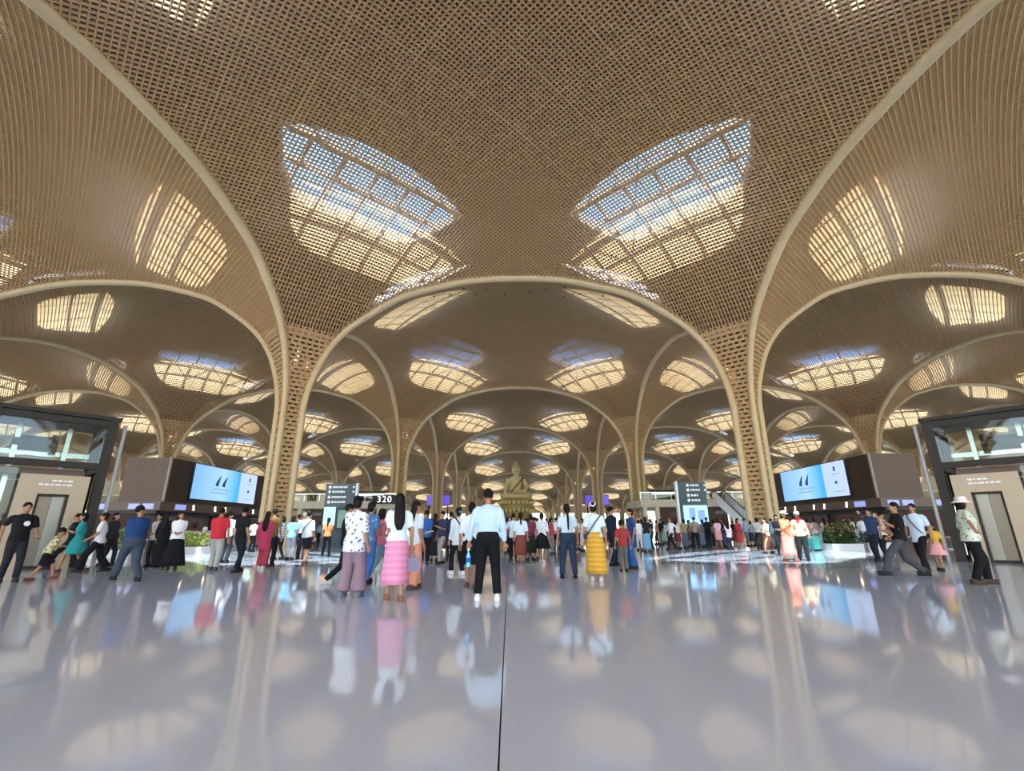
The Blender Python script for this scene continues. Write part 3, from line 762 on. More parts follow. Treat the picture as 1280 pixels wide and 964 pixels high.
b.tube([(-1.35, .1, 8.85), (-1.85, -.1, 7.7), (-1.95, -.55, 7.05), (-1.95, -1.05, 6.75)], [.42, .36, .3, .24], 12)
b.tube([(-1.95, -1.1, 6.72), (-1.95, -1.35, 6.35), (-1.93, -1.4, 6.0)], [.22, .2, .12], 10)                   # hand over the knee
b.tube([(1.35, .1, 8.85), (1.8, -.05, 7.6), (1.6, -.7, 6.95), (.5, -1.15, 6.75)], [.42, .36, .3, .24], 12)
b.ell((.1, -1.2, 6.72), (.5, .3, .14))
b.ell((0, -.05, 10.45), (.76, .76, .88)); b.ell((0, -.33, 10.05), (.6, .48, .45)); b.ell((0, -.78, 10.35), (.1, .14, .22))
for sg in (-1, 1): b.ell((sg * .68, 0, 10.2), (.1, .22, .5))
fused(b, 'body', M['bronze'], st, .085, 3)
h = MB(); h.ell((0, .1, 10.78), (.82, .80, .68)); h.ell((0, .1, 11.45), (.42, .42, .4)); h.lathe([(.16, 11.7), (.12, 12.0), (.07, 12.3), (.02, 12.75)], 10)
h.link('hair_and_flame', M['bronze_dark'], st, True)
f = MB()
for sg in (-1, 1): f.ell((sg * .27, -.70, 10.52), (.19, .08, .07)); f.bar((sg * .08, -.76, 10.68), (sg * .42, -.66, 10.72), .05, .05)
f.bar((-.22, -.80, 10.0), (.22, -.80, 10.0), .1, .1); f.link('eyes_and_mouth', M['bronze_line'], st)
rb = MB()
rb.tube([(1.2, -.35, 9.0), (.5, -.72, 8.2), (-.3, -.78, 7.4), (-.9, -.72, 6.7)], [.14, .12, .12, .1], 8); rb.tube([(1.3, .1, 9.05), (1.1, -.62, 8.2), (.9, -.75, 7.2), (.8, -.9, 6.6)], .1, 8)
rb.link('robe_fold', M['bronze_line'], st, True); st.scale = (1.0, 1.0, 1.085)

# ------------------------------------------------------------------ people
_fab = {}
def fabric(hexc, pat=None, hex2='ffffff'):
    k = (hexc, pat, hex2)
    if k in _fab: return _fab[k]
    def bld(m, t, b):
        if not pat: return
        tc = t.nodes.new('ShaderNodeTexCoord'); mx = t.nodes.new('ShaderNodeMixRGB'); mx.inputs[1].default_value = (*lin(hexc), 1); mx.inputs[2].default_value = (*lin(hex2), 1)
        if pat == 'floral':
            v = t.nodes.new('ShaderNodeTexVoronoi'); v.inputs['Scale'].default_value = 15; r = t.nodes.new('ShaderNodeValToRGB')
            r.color_ramp.elements[0].position = .26; r.color_ramp.elements[0].color = (1, 1, 1, 1); r.color_ramp.elements[1].position = .36; r.color_ramp.elements[1].color = (0, 0, 0, 1)
            t.links.new(tc.outputs['Object'], v.inputs['Vector']); t.links.new(v.outputs['Distance'], r.inputs[0]); t.links.new(r.outputs[0], mx.inputs[0])
        else:
            v = t.nodes.new('ShaderNodeTexWave'); v.bands_direction = 'Z' if pat == 'bands' else 'X'; v.inputs['Scale'].default_value = 3.2 if pat == 'bands' else 6; v.inputs['Distortion'].default_value = 1.5
            t.links.new(tc.outputs['Object'], v.inputs['Vector']); t.links.new(v.outputs['Fac'], mx.inputs[0])
        t.links.new(mx.outputs[0], b.inputs['Base Color'])
    m = mat('cloth', lin(hexc), .85, 0, 0 if pat else .07, 14, spec=.25, build=bld); _fab[k] = m; return m
SKIN = [mat('skin', lin(c), .5, 0, .04, 20) for c in ('a87858', '8f6146', 'bd8e6c')]
HAIR = mat('black_hair', (.010, .008, .008), .6, spec=.15)
EYE = mat('eye_dark', (.02, .015, .012), .3); LIP = mat('lips', lin('8a4a42'), .5)
EYE_ME = MB().ell((0, 0, 0), (.011, .006, .007), 6, 4).mesh('eye', EYE, True)
MOUTH_ME = MB().ell((0, 0, 0), (.024, .006, .007), 8, 4).mesh('mouth', LIP, True)
MALE = [(.84, .152, .105), (.93, .165, .115), (1.06, .148, .102), (1.25, .168, .115), (1.36, .178, .098), (1.415, .12, .074), (1.455, .058, .060)]
FEM = [(.84, .160, .112), (.93, .170, .120), (1.06, .128, .092), (1.24, .150, .116), (1.35, .156, .090), (1.41, .10, .07), (1.455, .050, .054)]
ARMS = {'down': (.08, .03, -.51), 'back': (.06, -.22, -.44), 'fwd': (.05, .24, -.42), 'phone': (-.08, .27, -.18), 'up': (-.06, .22, .10), 'raise': (.02, .2, .42), 'hip': (.05, .05, -.34),
        'belly': (-.13, .19, -.33), 'cross': (-.22, .17, -.22), 'rear': (-.13, -.15, -.44), 'hand': (-.02, .33, -.30), 'cradle': (-.10, .24, -.14), 'bag': (.12, .05, -.50)}
WALK = {'stand': ((0, 0), (0, 0)), 'walk': ((0, .30), (0, -.30)), 'walk2': ((0, -.30), (0, .30)), 'step': ((0, .14), (0, -.12)), 'wide': ((.06, 0), (.06, 0)), 'long': ((0, .42), (0, -.36)), 'squat': ((.05, .12), (.05, -.02))}

def ik(a, c, l1, l2, pole):
    d = c - a; L = min(d.length, (l1 + l2) * .995); d = d.normalized(); c = a + d * L
    x = (l1 * l1 - l2 * l2 + L * L) / (2 * L); h = math.sqrt(max(1e-6, l1 * l1 - x * x)); p = (pole - d * pole.dot(d))
    p = p.normalized() if p.length > 1e-4 else Vector((0, 1, 0))
    return a + d * x + p * h, c

NPEOPLE = [0]
def person(label, px, foot, head, H=1.65, yaw=0, sex='f', top=('ffffff', 'short'), bottom=('1c1c22', 'trousers'), hair='short', arms=('down', 'down'), legs='stand', lean=0.0,
           shoe='2a2626', skin=0, fat=1.0, hem=.84, hat=None, look=0.0, group=None, Y=None, extras=(), child=False, hairc=None, category='person', pos=None):
    Y = Y or 613.8 * H / (foot - head)
    base = pos if pos is not None else on_floor(px, Y)
    t_ = thing('person', label, category, base, yaw, group)
    k = H / 1.70; near = Y < 17.5; vox = (.017 if Y < 11 else .020 if Y < 17.5 else .027 if Y < 23 else .034) / 1.0
    tors = FEM if sex == 'f' else MALE; sk = SKIN[skin % 3]; hs = (1.28 if child else 1.0)
    hx = .085
    # lower body
    feet = []; hz = .885
    for (dx, dy), sg in zip(WALK[legs], (-1, 1)):
        feet.append(Vector((sg * (.095 + dx), dy, .08)))
        hz = min(hz, math.sqrt(max(.2, .80 ** 2 - (dx * .8) ** 2 - dy * dy)) + .08)
    if legs == 'squat': hz = .50
    drop = .885 - hz
    knees = []
    hips = [Vector((sg * hx, 0, hz)) for sg in (-1, 1)]
    for i in (0, 1):
        kn, an = ik(hips[i], feet[i], .42, .395, Vector((0, 1, 0.1))); knees.append(kn); feet[i] = an
    piv = Vector((0, 0, .93 - drop)); RX = Matrix.Rotation(-lean, 3, 'X')
    def U(p):
        p = Vector(p); p.z -= drop
        return piv + RX @ (p - piv) if p.z > piv.z else p
    shx = .185 if sex == 'm' else .160
    sh = [U((sg * shx, -.005, 1.375)) for sg in (-1, 1)]
    elb, wri, hnd = [], [], []
    for i, sg in enumerate((-1, 1)):
        o = ARMS[arms[i]]; tg = sh[i] + RX @ Vector((sg * o[0], o[1], o[2]))
        pole = Vector((sg * 1.0, -.5, -.1)) if arms[i] in ('hip',) else Vector((sg * .35, -1, -.35))
        e, w_ = ik(sh[i], tg, .285, .25, pole); elb.append(e); wri.append(w_); hnd.append(w_ + (w_ - e).normalized() * .07)
    hc = U((0, .018, 1.585)); nb = U((0, -.01, 1.44))
    HR = RX @ Matrix.Rotation(look, 3, 'Z')
    def Hd(p): return hc + HR @ (Vector(p) * hs)
    def trings(tab, gx, gy, lo=None, dz=0.0):
        rs = []
        for z, rx, ry in tab:
            if lo is not None and z < lo - .001: continue
            f = fat if z < 1.3 else 1 + (fat - 1) * .35
            rs.append([U((rx * f * gx * math.cos(2 * PI * q / 16), ry * f * gy * math.sin(2 * PI * q / 16) + (.015 if .9 < z < 1.3 and fat > 1.1 else 0), z + dz)) for q in range(16)])
        return rs
    S = lambda mb: (setattr(mb, 'v', [tuple(c * k for c in p) for p in mb.v]), mb)[1]
    # body skin: one fused surface
    b = MB(); b.rings(trings(tors, .9, .9)); b.tube([nb - Vector((0, 0, .03)), U((0, .005, 1.50)), hc - Vector((0, 0, .03))], [.056, .050, .052], 10)
    R_ = HR.copy()
    b.ell(Hd((0, -.012, .02)), (.074 * hs, .094 * hs, .098 * hs), 14, 10, R_); b.ell(Hd((0, .022, -.052)), (.055 * hs, .066 * hs, .060 * hs), 12, 8, R_)
    b.ell(Hd((0, .098, -.012)), (.014 * hs, .022 * hs, .024 * hs), 8, 6, R_)
    for sg in (-1, 1): b.ell(Hd((sg * .076, -.008, -.008)), (.012 * hs, .022 * hs, .032 * hs), 8, 6, R_)
    for i, sg in enumerate((-1, 1)):
        b.tube([sh[i], sh[i].lerp(elb[i], .5), elb[i], elb[i].lerp(wri[i], .45), wri[i]], [.050, .044, .036, .036, .025], 10)
        b.ell((wri[i] + hnd[i]) / 2 + (hnd[i] - wri[i]) * .2, (.034, .034, .045), 8, 6)
        b.tube([hips[i] + Vector((0, 0, .02)), hips[i].lerp(knees[i], .5), knees[i], knees[i].lerp(feet[i], .35), feet[i]], [.084, .074, .052, .050, .036], 12)
        b.tube([feet[i] + Vector((0, -.03, -.035)), feet[i] + Vector((0, .08, -.05)), feet[i] + Vector((0, .15, -.06))], [.038, .036, .026], 8)
    fing = None
    if near:                                     # five separate fingers on each hand
        fing = MB()
        for i, sg in enumerate((-1, 1)):
            d = (hnd[i] - wri[i]).normalized(); s_ = Vector((0, 0, 1)).cross(d)
            if s_.length < .3: s_ = Vector((0, 1, 0)) - d * d.y
            s_.normalize(); pn = d.cross(s_)
            if pn.x * sg > 0: pn = -pn
            p0 = wri[i] + d * .075
            for q, (l, off) in enumerate(((.072, -.027), (.080, -.009), (.075, .009), (.058, .026))):
                a = p0 + s_ * off; m1 = a + d * l * .5 + pn * .008; m2 = m1 + d * l * .38 + pn * .022
                fing.tube([a - d * .02, m1, m2], [.0095, .0088, .0065], 6)
            a = wri[i] + d * .035 + s_ * -.028; fing.tube([a, a + d * .028 - s_ * .022, a + d * .058 - s_ * .024 + pn * .012], [.011, .0098, .007], 6)
        S(fing)
    body = fused(S(b), 'body', sk, t_, vox * k if not child else vox * .8, 2, fing)
    if Y < 20:                                   # a face
        for sg in (-1, 1):
            e = put('eye', EYE_ME, t_, Hd((sg * .031, .079, .010)) * k); e.rotation_euler = (-lean, 0, look); e.scale = (k * hs,) * 3
        e = put('mouth', MOUTH_ME, t_, Hd((0, .084, -.060)) * k); e.rotation_euler = (-lean, 0, look); e.scale = (k * hs,) * 3
    # hair
    hm = HAIR if hairc is None else fabric(hairc); hb = MB()
    hb.ell(Hd((0, -.022, .034)), (.084 * hs, .099 * hs, .094 * hs), 14, 10, R_)
    if sex == 'f': hb.ell(Hd((0, -.045, -.02)), (.080 * hs, .070 * hs, .09 * hs), 12, 8, R_)
    if hair == 'long':
        z = [Hd((0, -.05, .0)), Hd((0, -.085, -.12)), U((0, -.115, 1.33)), U((0, -.135, 1.20)), U((0, -.125, 1.10))]
        rr_ = [.085, .088, .098, .088, .045]
        hb.rings([[p + RX @ Vector((r * math.cos(2 * PI * q / 12), .42 * r * math.sin(2 * PI * q / 12), 0)) for q in range(12)] for p, r in zip(z, rr_)])
    elif hair == 'bob': hb.ell(Hd((0, -.045, -.06)), (.095 * hs, .075 * hs, .10 * hs), 12, 8, R_)
    elif hair == 'curly':
        for q in range(10): hb.ell(Hd((.085 * math.cos(q * .9), -.05 + .05 * math.sin(q * 2.1), -.02 - .012 * q)), (.05, .05, .05), 8, 6)
    elif hair == 'bun': hb.ell(Hd((0, -.10, .085)), (.048, .045, .045), 10, 8)
    elif hair in ('pony', 'braid'):
        n_ = 6; pts = [Hd((0, -.10, .02)), Hd((0, -.135, -.08)), U((0.01, -.15, 1.36)), U((.012, -.16, 1.25)), U((.012, -.155, 1.14)), U((.012, -.15, 1.06))]
        if hair == 'pony': hb.tube(pts[:4], [.03, .036, .034, .012], 8)
        else:
            hb.tube(pts, [.026, .027, .026, .024, .02, .008], 8)
            for q in range(9): p = pts[1].lerp(pts[-1], q / 9.0); hb.ell(p, (.028, .026, .024), 8, 5)
    fused(S(hb), 'hair', hm, t_, max(.014, vox * .8) * k * hs, 2)
    if hair == 'bun': pass
    # upper clothing
    tc, ts = top[0], top[1]; tm = fabric(tc, *top[2:4]) if len(top) > 2 else fabric(tc)
    g = MB(); rs = trings(tors, 1.08, 1.12, hem if hem > .84 else None)
    if hem < .84:
        r0 = rs[0]; rs = [[p + Vector((p.x * .06, p.y * .06, hem - .84)) for p in r0]] + rs
    g.rings(rs)
    for i in (0, 1):
        if ts == 'none': continue
        e, w_ = elb[i], wri[i]; g.ell(sh[i].lerp(nb, .12) - Vector((0, 0, .012)), (.066, .062, .058), 10, 8)
        if ts == 'short': g.tube([sh[i] + (e - sh[i]) * .06, sh[i].lerp(e, .45), sh[i].lerp(e, .82)], [.064, .062, .060], 10)
        elif ts == 'half': g.tube([sh[i] + (e - sh[i]) * .06, sh[i].lerp(e, .5), e.lerp(w_, .15)], [.063, .06, .058], 10)
        else: g.tube([sh[i] + (e - sh[i]) * .06, sh[i].lerp(e, .5), e, e.lerp(w_, .5), e.lerp(w_, .95)], [.064, .060, .053, .048, .043], 10)
    fused(S(g), 'shirt' if bottom[1] != 'dress' else 'dress_top', tm, t_, vox * k, 3)
    # lower clothing
    bc, bs = bottom[0], bottom[1]; bm = fabric(bc, *bottom[2:4]) if len(bottom) > 2 else fabric(bc)
    if bs in ('trousers', 'wide', 'shorts', 'jeans'):
        g = MB(); g.rings([[U((rx * fat * math.cos(2 * PI * q / 16), ry * fat * math.sin(2 * PI * q / 16), z)) for q in range(16)] for z, rx, ry in (((.80, .13, .10), (.86, .172, .122), (.95, .176, .126), (1.03, .152, .112)) if hem > .84 else ((.80, .128, .098), (.86, .152, .106), (.93, .15, .10)))])
        for i in (0, 1):
            hp = hips[i] + Vector((0, 0, .0)); kn, an = knees[i], feet[i]
            ra = {'trousers': (.096, .088, .073, .066, .064), 'jeans': (.092, .082, .066, .060, .055), 'wide': (.096, .096, .094, .104, .114), 'shorts': (.098, .095, .088, .085, .085)}[bs]
            fx = 1 + (fat - 1) * .8
            if bs == 'shorts': g.tube([hp, hp.lerp(kn, .5), hp.lerp(kn, .95)], [r * fx for r in ra[:3]], 12)
            else: g.tube([hp, hp.lerp(kn, .5), kn, kn.lerp(an, .5), kn.lerp(an, .97)], [r * fx for r in ra], 12)
        fused(S(g), 'trousers' if bs != 'shorts' else 'shorts', bm, t_, vox * k, 2)
    else:
        z1 = float(bottom[4]) if len(bottom) > 4 else .22; wd = (.235 if bs != 'flare' else .33); cy = (feet[0].y + feet[1].y) / 2 * .6
        sp = abs(feet[0].y - feet[1].y) * .2
        rs = []; zt = 1.04
        for q in range(9):
            f = q / 8; z = zt + (z1 + drop * .2 - zt) * f; rx = (.135 + (.178 - .135) * min(1, f * 4.0)) * fat; rx = rx + (wd * fat - rx) * max(0, f - .2) * (1.0 if bs == 'flare' else .75)
            ry = rx * .78 + sp * f
            rs.append([Vector((rx * (1 + .055 * f * math.sin(6 * a + q * .15)) * math.cos(a), cy * f + ry * (1 + .055 * f * math.cos(5 * a + 1)) * math.sin(a), z - (drop if f < .3 else drop * .5))) for a in (2 * PI * i / 40 for i in range(40))])
        S(MB().rings(rs)).link('skirt', bm, t_, True)
    # shoes
    sm = fabric(shoe) if shoe else sk
    if shoe:
        for i in (0, 1):
            f = feet[i]; s_ = MB(); s_.rings([[(f.x + r * x, f.y + y, z + .0) for x, y in ((-.6, -.09), (.6, -.09), (.95, -.02), (1, .08), (.7, .145), (0, .165), (-.7, .145), (-1, .08), (-.95, -.02))] for z, r in ((0.0, .045), (.025, .050), (.06, .042), (.095, .030))])
            S(s_).link('shoe', sm, t_, True)
    if hat:
        kind, hcx = hat; hm_ = fabric(hcx); q = MB()
        if kind == 'bucket': q.rings([[Hd((r * math.cos(a), r * 1.08 * math.sin(a) - .01, z)) for a in (2 * PI * i / 20 for i in range(20))] for z, r in ((.125, .055), (.12, .085), (.05, .098), (.035, .105), (.0, .165), (-.004, .165), (.03, .10))])
        elif kind == 'cap':
            q.rings([[Hd((r * math.cos(a), r * 1.12 * math.sin(a) - .01, z)) for a in (2 * PI * i / 18 for i in range(18))] for z, r in ((.14, .03), (.125, .07), (.08, .092), (.035, .096))])
            q.rings([[Hd((-.075, .085, .045)), Hd((.075, .085, .045)), Hd((.075, .085, .035)), Hd((-.075, .085, .035))], [Hd((-.06, .185, .03)), Hd((.06, .185, .03)), Hd((.06, .185, .022)), Hd((-.06, .185, .022))]])
        elif kind == 'scrunchie': q.tube([Hd((.055 * math.cos(a), -.10 + .02 * math.sin(a), .075 + .05 * math.sin(a))) for a in (2 * PI * i / 12 for i in range(13))], .014, 6)
        elif kind == 'clip': q.ell(Hd((0, -.125, -.0)), (.05, .02, .028), 8, 6)
        S(q).link({'bucket': 'bucket_hat', 'cap': 'cap', 'scrunchie': 'hair_band', 'clip': 'hair_clip'}[kind], hm_, t_, True)
    for ex in extras:
        if ex[0] == 'scarf':
            q = MB(); q.tube([U((.085 * math.cos(a), .075 * math.sin(a), 1.43 + .015 * math.sin(3 * a))) for a in (2 * PI * i / 14 for i in range(15))], .036, 8)
            q.rings([[U((sx + ox, .105 + oy, z)) for ox, oy in ((-.05, 0), (.05, 0), (.05, .02), (-.05, .02))] for sx, z in ((0, 1.42), (.03, 1.28), (.02, 1.18))]); S(q).link('scarf', fabric(ex[1]), t_, True)
        elif ex[0] == 'emblem':
            S(MB().lathe([(.0, 0), (.055, 0), (.055, .004), (0, .004)], 14)).link('shirt_print', fabric(ex[1]), t_, False, (Vector((-.04, .125 * fat, 1.22)) * k)).rotation_euler = (-PI / 2, 0, 0)
        elif ex[0] == 'belt':
            S(MB().rings([[U((.157 * fat * math.cos(a), .117 * fat * math.sin(a), z)) for a in (2 * PI * i / 20 for i in range(20))] for z in (.99, 1.03)])).link('belt', fabric(ex[1]), t_)
    NPEOPLE[0] += 1
    mw = Matrix.Translation(base) @ Matrix.Rotation(yaw, 4, 'Z')
    W = lambda p: mw @ (Vector(p) * k)
    return dict(t=t_, hand=[W(hnd[0]), W(hnd[1])], W=W, k=k, U=U, yaw=yaw, base=base, sh=[W(sh[0]), W(sh[1])], fat=fat)

AWAY, TOWARD, LEFT, RIGHT = 0.0, PI, PI / 2, -PI / 2

def crossbody(p, label, colour, side=1, bag=(.12, .05, .16), z=.92):
    """bag on a strap from the far shoulder: a thing of its own, worn by p"""
    k = p['k']; U = p['U']; f = p['fat']; t_ = thing('crossbody_bag', label, 'bag', p['base'], p['yaw']); S = lambda v: Vector(v) * k
    pts = []
    for i in range(25):
        a = 2 * PI * i / 24; zz = 1.19 + (1.43 - z) / 2 * math.sin(a) * 1.0; x = -side * .155 * math.sin(a) * f; y = math.cos(a) * .150 * (1.0 if zz < 1.35 else .8) * f
        pts.append(S(U((x, y, zz))))
    b = MB(); b.tube(pts, .014, 6, False, 1.0); b.link('strap', fabric(colour), t_, True)
    c = S(U((side * .20 * f, -.05, z))); b = MB()
    b.rings([[c + Vector((sx * bag[1] / 2 * q, sy_ * bag[0] * q, zz)) * k for sx, sy_ in ((-1, -1), (1, -1), (1, 1), (-1, 1))] for zz, q in ((-bag[2] / 2, .85), (-bag[2] / 2 + .02, 1), (bag[2] / 2 - .02, 1), (bag[2] / 2, .85))]); b.link('pouch', fabric(colour), t_)
    return t_
def carried(p, i, kind, label, colour, k=1.0):
    h = p['hand'][i]
    if kind == 'bottle':
        t_ = thing('water_bottle', label, 'bottle', h + Vector((0, 0, -.33)))
        MB().lathe([(.035, 0), (.037, .02), (.037, .17), (.016, .22), (.016, .25)], 14).link('body', mat('blue_plastic', lin(colour), .15), t_, True)
        MB().lathe([(.018, .25), (.018, .28)], 12).link('cap', M['white_paint'], t_)
        MB().lathe([(.0375, .07), (.0375, .14)], 14).link('label_band', fabric('2a66b8'), t_); MB().tube([(0, 0, .28), (.012, 0, .31), (0, 0, .33)], .006, 6).link('loop', M['white_paint'], t_)
    elif kind == 'tote':
        t_ = thing('tote_bag', label, 'bag', h + Vector((0, 0, -.52)), p['yaw'] + .4)
        MB().rings([[(sx * .15 * q, sy_ * .05 * q, z) for sx, sy_ in ((-1, -1), (1, -1), (1, 1), (-1, 1))] for z, q in ((0, .85), (.02, 1), (.30, 1.02), (.32, .98))]).link('sack', fabric(colour), t_)
        for sy_ in (-.04, .04): MB().tube([(-.08, sy_, .32), (-.05, sy_ * .3, .48), (.05, sy_ * .3, .48), (.08, sy_, .32)], .007, 6).link('strap', fabric(colour), t_)
    elif kind == 'phone':
        t_ = thing('phone', label, 'phone', h + Vector((0, 0, .03)), p['yaw'])
        MB().box((0, .03, .02), (.075, .012, .15), Matrix.Rotation(-.5, 3, 'X')).link('case', M['dark'], t_); MB().box((0, .022, .023), (.066, .002, .135), Matrix.Rotation(-.5, 3, 'X')).link('display', M['screen_blue'], t_)
    elif kind == 'paper':
        t_ = thing('folded_paper', label, 'paper', h + Vector((0, 0, .02)), p['yaw'])
        MB().box((0, .05, 0), (.12, .2, .012), Matrix.Rotation(.2, 3, 'X')).link('sheet', M['white_paint'], t_)
    elif kind == 'purse':
        t_ = thing('hand_bag', label, 'bag', h + Vector((0, 0, -.34)), p['yaw'] + .5)
        MB().rings([[(sx * .15 * q, sy_ * .06 * q, z) for sx, sy_ in ((-1, -1), (1, -1), (1, 1), (-1, 1))] for z, q in ((0, .95), (.03, 1), (.2, .9), (.22, .7))]).link('pouch', fabric(colour), t_)
        MB().tube([(-.09, 0, .21), (-.05, 0, .32), (.05, 0, .32), (.09, 0, .21)], .009, 6).link('handle', fabric(colour), t_)
    return t_

P = person
# --- far left, by the lift
P('man in black t-shirt with white round print, cut off beside the left lift', 3, 724, 628, 1.72, LEFT + 2.6, 'm', ('17161a', 'short'), ('23222a', 'trousers'), 'short', ('fwd', 'back'), 'step', extras=(('emblem', 'e8e8e8'),))
P('small child in yellow and black patterned top stooping before the lift door', 46, 719, 655, 1.20, RIGHT + .9, 'm', ('c8c294', 'short', 'floral', '2a2b26'), ('161518', 'shorts'), 'short', ('phone', 'phone'), 'walk', .35, shoe='7a4a38', child=True)
a = P('woman in knee-length teal dress walking and holding a phone', 85, 716, 643, 1.62, LEFT + .7, 'f', ('2b8f8f', 'half'), ('2b8f8f', 'dress', None, 'ffffff', .50), 'bob', ('phone', 'down'), 'walk', shoe='5a4038')
carried(a, 0, 'phone', 'dark phone held by the woman in the teal dress', '111111')
P('man in black striding behind the woman in the teal dress', 78, 714, 636, 1.70, LEFT + .3, 'm', ('1a1a20', 'long'), ('141418', 'trousers'), 'short', ('back', 'fwd'), 'long', Y=14.6)
P('woman in plain white shirt and black trousers next to the teal dress', 112, 714, 641, 1.62, LEFT + .5, 'f', ('dfe0e4', 'short'), ('131317', 'wide'), 'short', ('fwd', 'down'), 'walk')
P('person in dark jacket half hidden behind the woman in white shirt by the lift', 128, 708, 643, 1.66, RIGHT, 'f', ('26262c', 'long'), ('1d1d22', 'trousers'), 'bob', ('down', 'down'), 'step', Y=15.8)
P('broad man in navy polo and slate trousers with folded arms, looking back', 155, 720, 624, 1.76, LEFT - .6, 'm', ('1f3d6e', 'short'), ('3c4654', 'trousers'), 'short', ('cross', 'cross'), 'long', fat=1.22, look=-1.5, hem=.86, shoe='20242c')
P('woman in grey patterned blouse and black trousers behind the navy polo man', 185, 708, 644, 1.60, TOWARD, 'f', ('a9a79f', 'half', 'floral', '55524c'), ('18181b', 'trousers'), 'bob', ('belly', 'belly'), 'stand')
P('woman in long black dress facing away next to the white-topped woman', 195, 709, 643, 1.62, AWAY, 'f', ('131316', 'long'), ('131316', 'dress', None, 'ffffff', .12), 'long', ('down', 'belly'), 'stand', fat=1.1)
P('woman in white top and floor-length black skirt by the yellow-green planter', 212, 708, 639, 1.62, TOWARD + .5, 'f', ('e3e5e6', 'short'), ('121216', 'flare', None, 'ffffff', .10), 'bob', ('belly', 'belly'), 'stand', fat=1.08, look=.5)
P('man in bright red polo and pale grey trousers beside the yellow-green planter', 264, 715, 640, 1.70, AWAY + .25, 'm', ('c22f3c', 'short'), ('a9a8a2', 'trousers'), 'short', ('belly', 'down'), 'step', fat=1.18, shoe='55565c')
P('man in white shirt half hidden behind the red polo man', 277, 708, 642, 1.70, AWAY, 'm', ('e2e2e6', 'short'), ('33343b', 'trousers'), 'short', ('down', 'down'), 'stand', Y=17.0)
P('slim man all in black facing the red polo man', 293, 719, 640, 1.70, AWAY - .35, 'm', ('151619', 'short'), ('1b1c22', 'jeans'), 'short', ('belly', 'down'), 'step', look=.7)
P('person in mint patterned shirt and black trousers behind the man in black', 312, 694, 655, 1.62, AWAY, 'f', ('b9cbbd', 'short', 'floral', '7d9a8c'), ('17171b', 'trousers'), 'short', ('down', 'down'), 'stand')
P('woman with long dark hair in rose red tunic and flared rose trousers', 325, 717, 648, 1.62, AWAY + .1, 'f', ('b8405f', 'long'), ('a83f4e', 'wide'), 'long', ('down', 'phone'), 'step', hem=.58, shoe='d9d2cc', fat=1.08)
P('man in brown checked shirt standing behind the rose red woman', 334, 707, 638, 1.72, AWAY, 'm', ('7d6742', 'short', 'floral', '4a3a28'), ('1d1c20', 'trousers'), 'short', ('down', 'down'), 'stand')
P('thin person in white and grey top with black trousers by the front left column', 347, 703, 651, 1.60, LEFT, 'f', ('c9cfd2', 'short', 'bands', '8f97a2'), ('1b1c22', 'jeans'), 'bob', ('phone', 'fwd'), 'step')
P('woman in sky blue top and grey wide trousers near the front left column', 360, 702, 648, 1.60, AWAY, 'f', ('7db3e6', 'short'), ('6d6f76', 'wide'), 'bob', ('belly', 'down'), 'stand', Y=18.4)
P('man in black shirt standing between the sky blue top and white shirt', 367, 700, 644, 1.70, AWAY, 'm', ('15161b', 'long'), ('1f2027', 'trousers'), 'short', ('belly', 'belly'), 'stand', Y=20.4)
a = P('man in loose white shirt wearing a black crossbody bag, dark knee shorts', 379, 704, 641, 1.68, AWAY - .2, 'm', ('d5dde2', 'half'), ('1b1c24', 'shorts'), 'short', ('belly', 'down'), 'step', shoe='5a3f36', fat=1.12)
crossbody(a, 'black bag worn slantwise across the loose white shirt', '17181f', -1)
P('fair-haired man in pale shirt close behind the white-shirted bag wearer', 374, 700, 640, 1.72, AWAY, 'm', ('c3d2d6', 'short'), ('23242b', 'trousers'), 'short', ('down', 'down'), 'stand', hairc='8f8f86', Y=18.9)
P('woman in orange and white top with black trousers before the teal sign totem', 406, 692, 647, 1.60, AWAY, 'f', ('d58a58', 'short'), ('17171b', 'trousers'), 'pony', ('down', 'phone'), 'wide')
# --- the group left of the joint
P('tall person all in black striding behind the floral blouse woman', 428, 730, 629, 1.74, RIGHT + .5, 'm', ('121216', 'long'), ('111115', 'jeans'), 'short', ('belly', 'down'), 'long', shoe='b9b4ae', Y=10.6)
P('woman in white blouse with blue-grey flowers and wide mauve trousers', 437, 740, 621, 1.64, AWAY - .15, 'f', ('dfe3e8', 'half', 'floral', '5a6c86'), ('8d7480', 'wide'), 'bun', ('belly', 'down'), 'wide', fat=1.15, hem=.74, shoe='6f7280')
P('person in blue flowered top and blue jeans behind the mauve trousers', 457, 728, 627, 1.66, AWAY - .4, 'f', ('4a6f9e', 'short', 'floral', '8fa6c4'), ('3a62a0', 'jeans'), 'short', ('down', 'phone'), 'step', Y=10.4)
a = P('curly-haired woman in pink vest over white tee and pale jeans', 472, 727, 640, 1.60, RIGHT + .6, 'f', ('d9768e', 'short'), ('6f8ba0', 'jeans'), 'curly', ('down', 'belly'), 'walk', shoe='b8b2a8', hairc='1a1410')
carried(a, 0, 'tote', 'small mint tote hanging from the hand of the curly-haired woman', 'cfe3da')
a = P('woman with waist-length black hair, white top and long pink skirt', 492, 743, 616, 1.66, AWAY + .35, 'f', ('d9e7ee', 'short'), ('d886a8', 'skirt', 'bands', 'df98b7', .26), 'long', ('belly', 'down'), 'step', shoe='8a5d48', hem=.92, fat=1.05)
carried(a, 1, 'purse', 'grey flowered handbag beside the long pink skirt', '8f8da6')
a = P('woman in white tee and peach wide trousers holding out a folded paper', 515, 732, 627, 1.62, RIGHT + .9, 'f', ('dfe8ec', 'short'), ('e0997f', 'wide'), 'long', ('hand', 'down'), 'step', shoe='5a4a45', look=-.3)
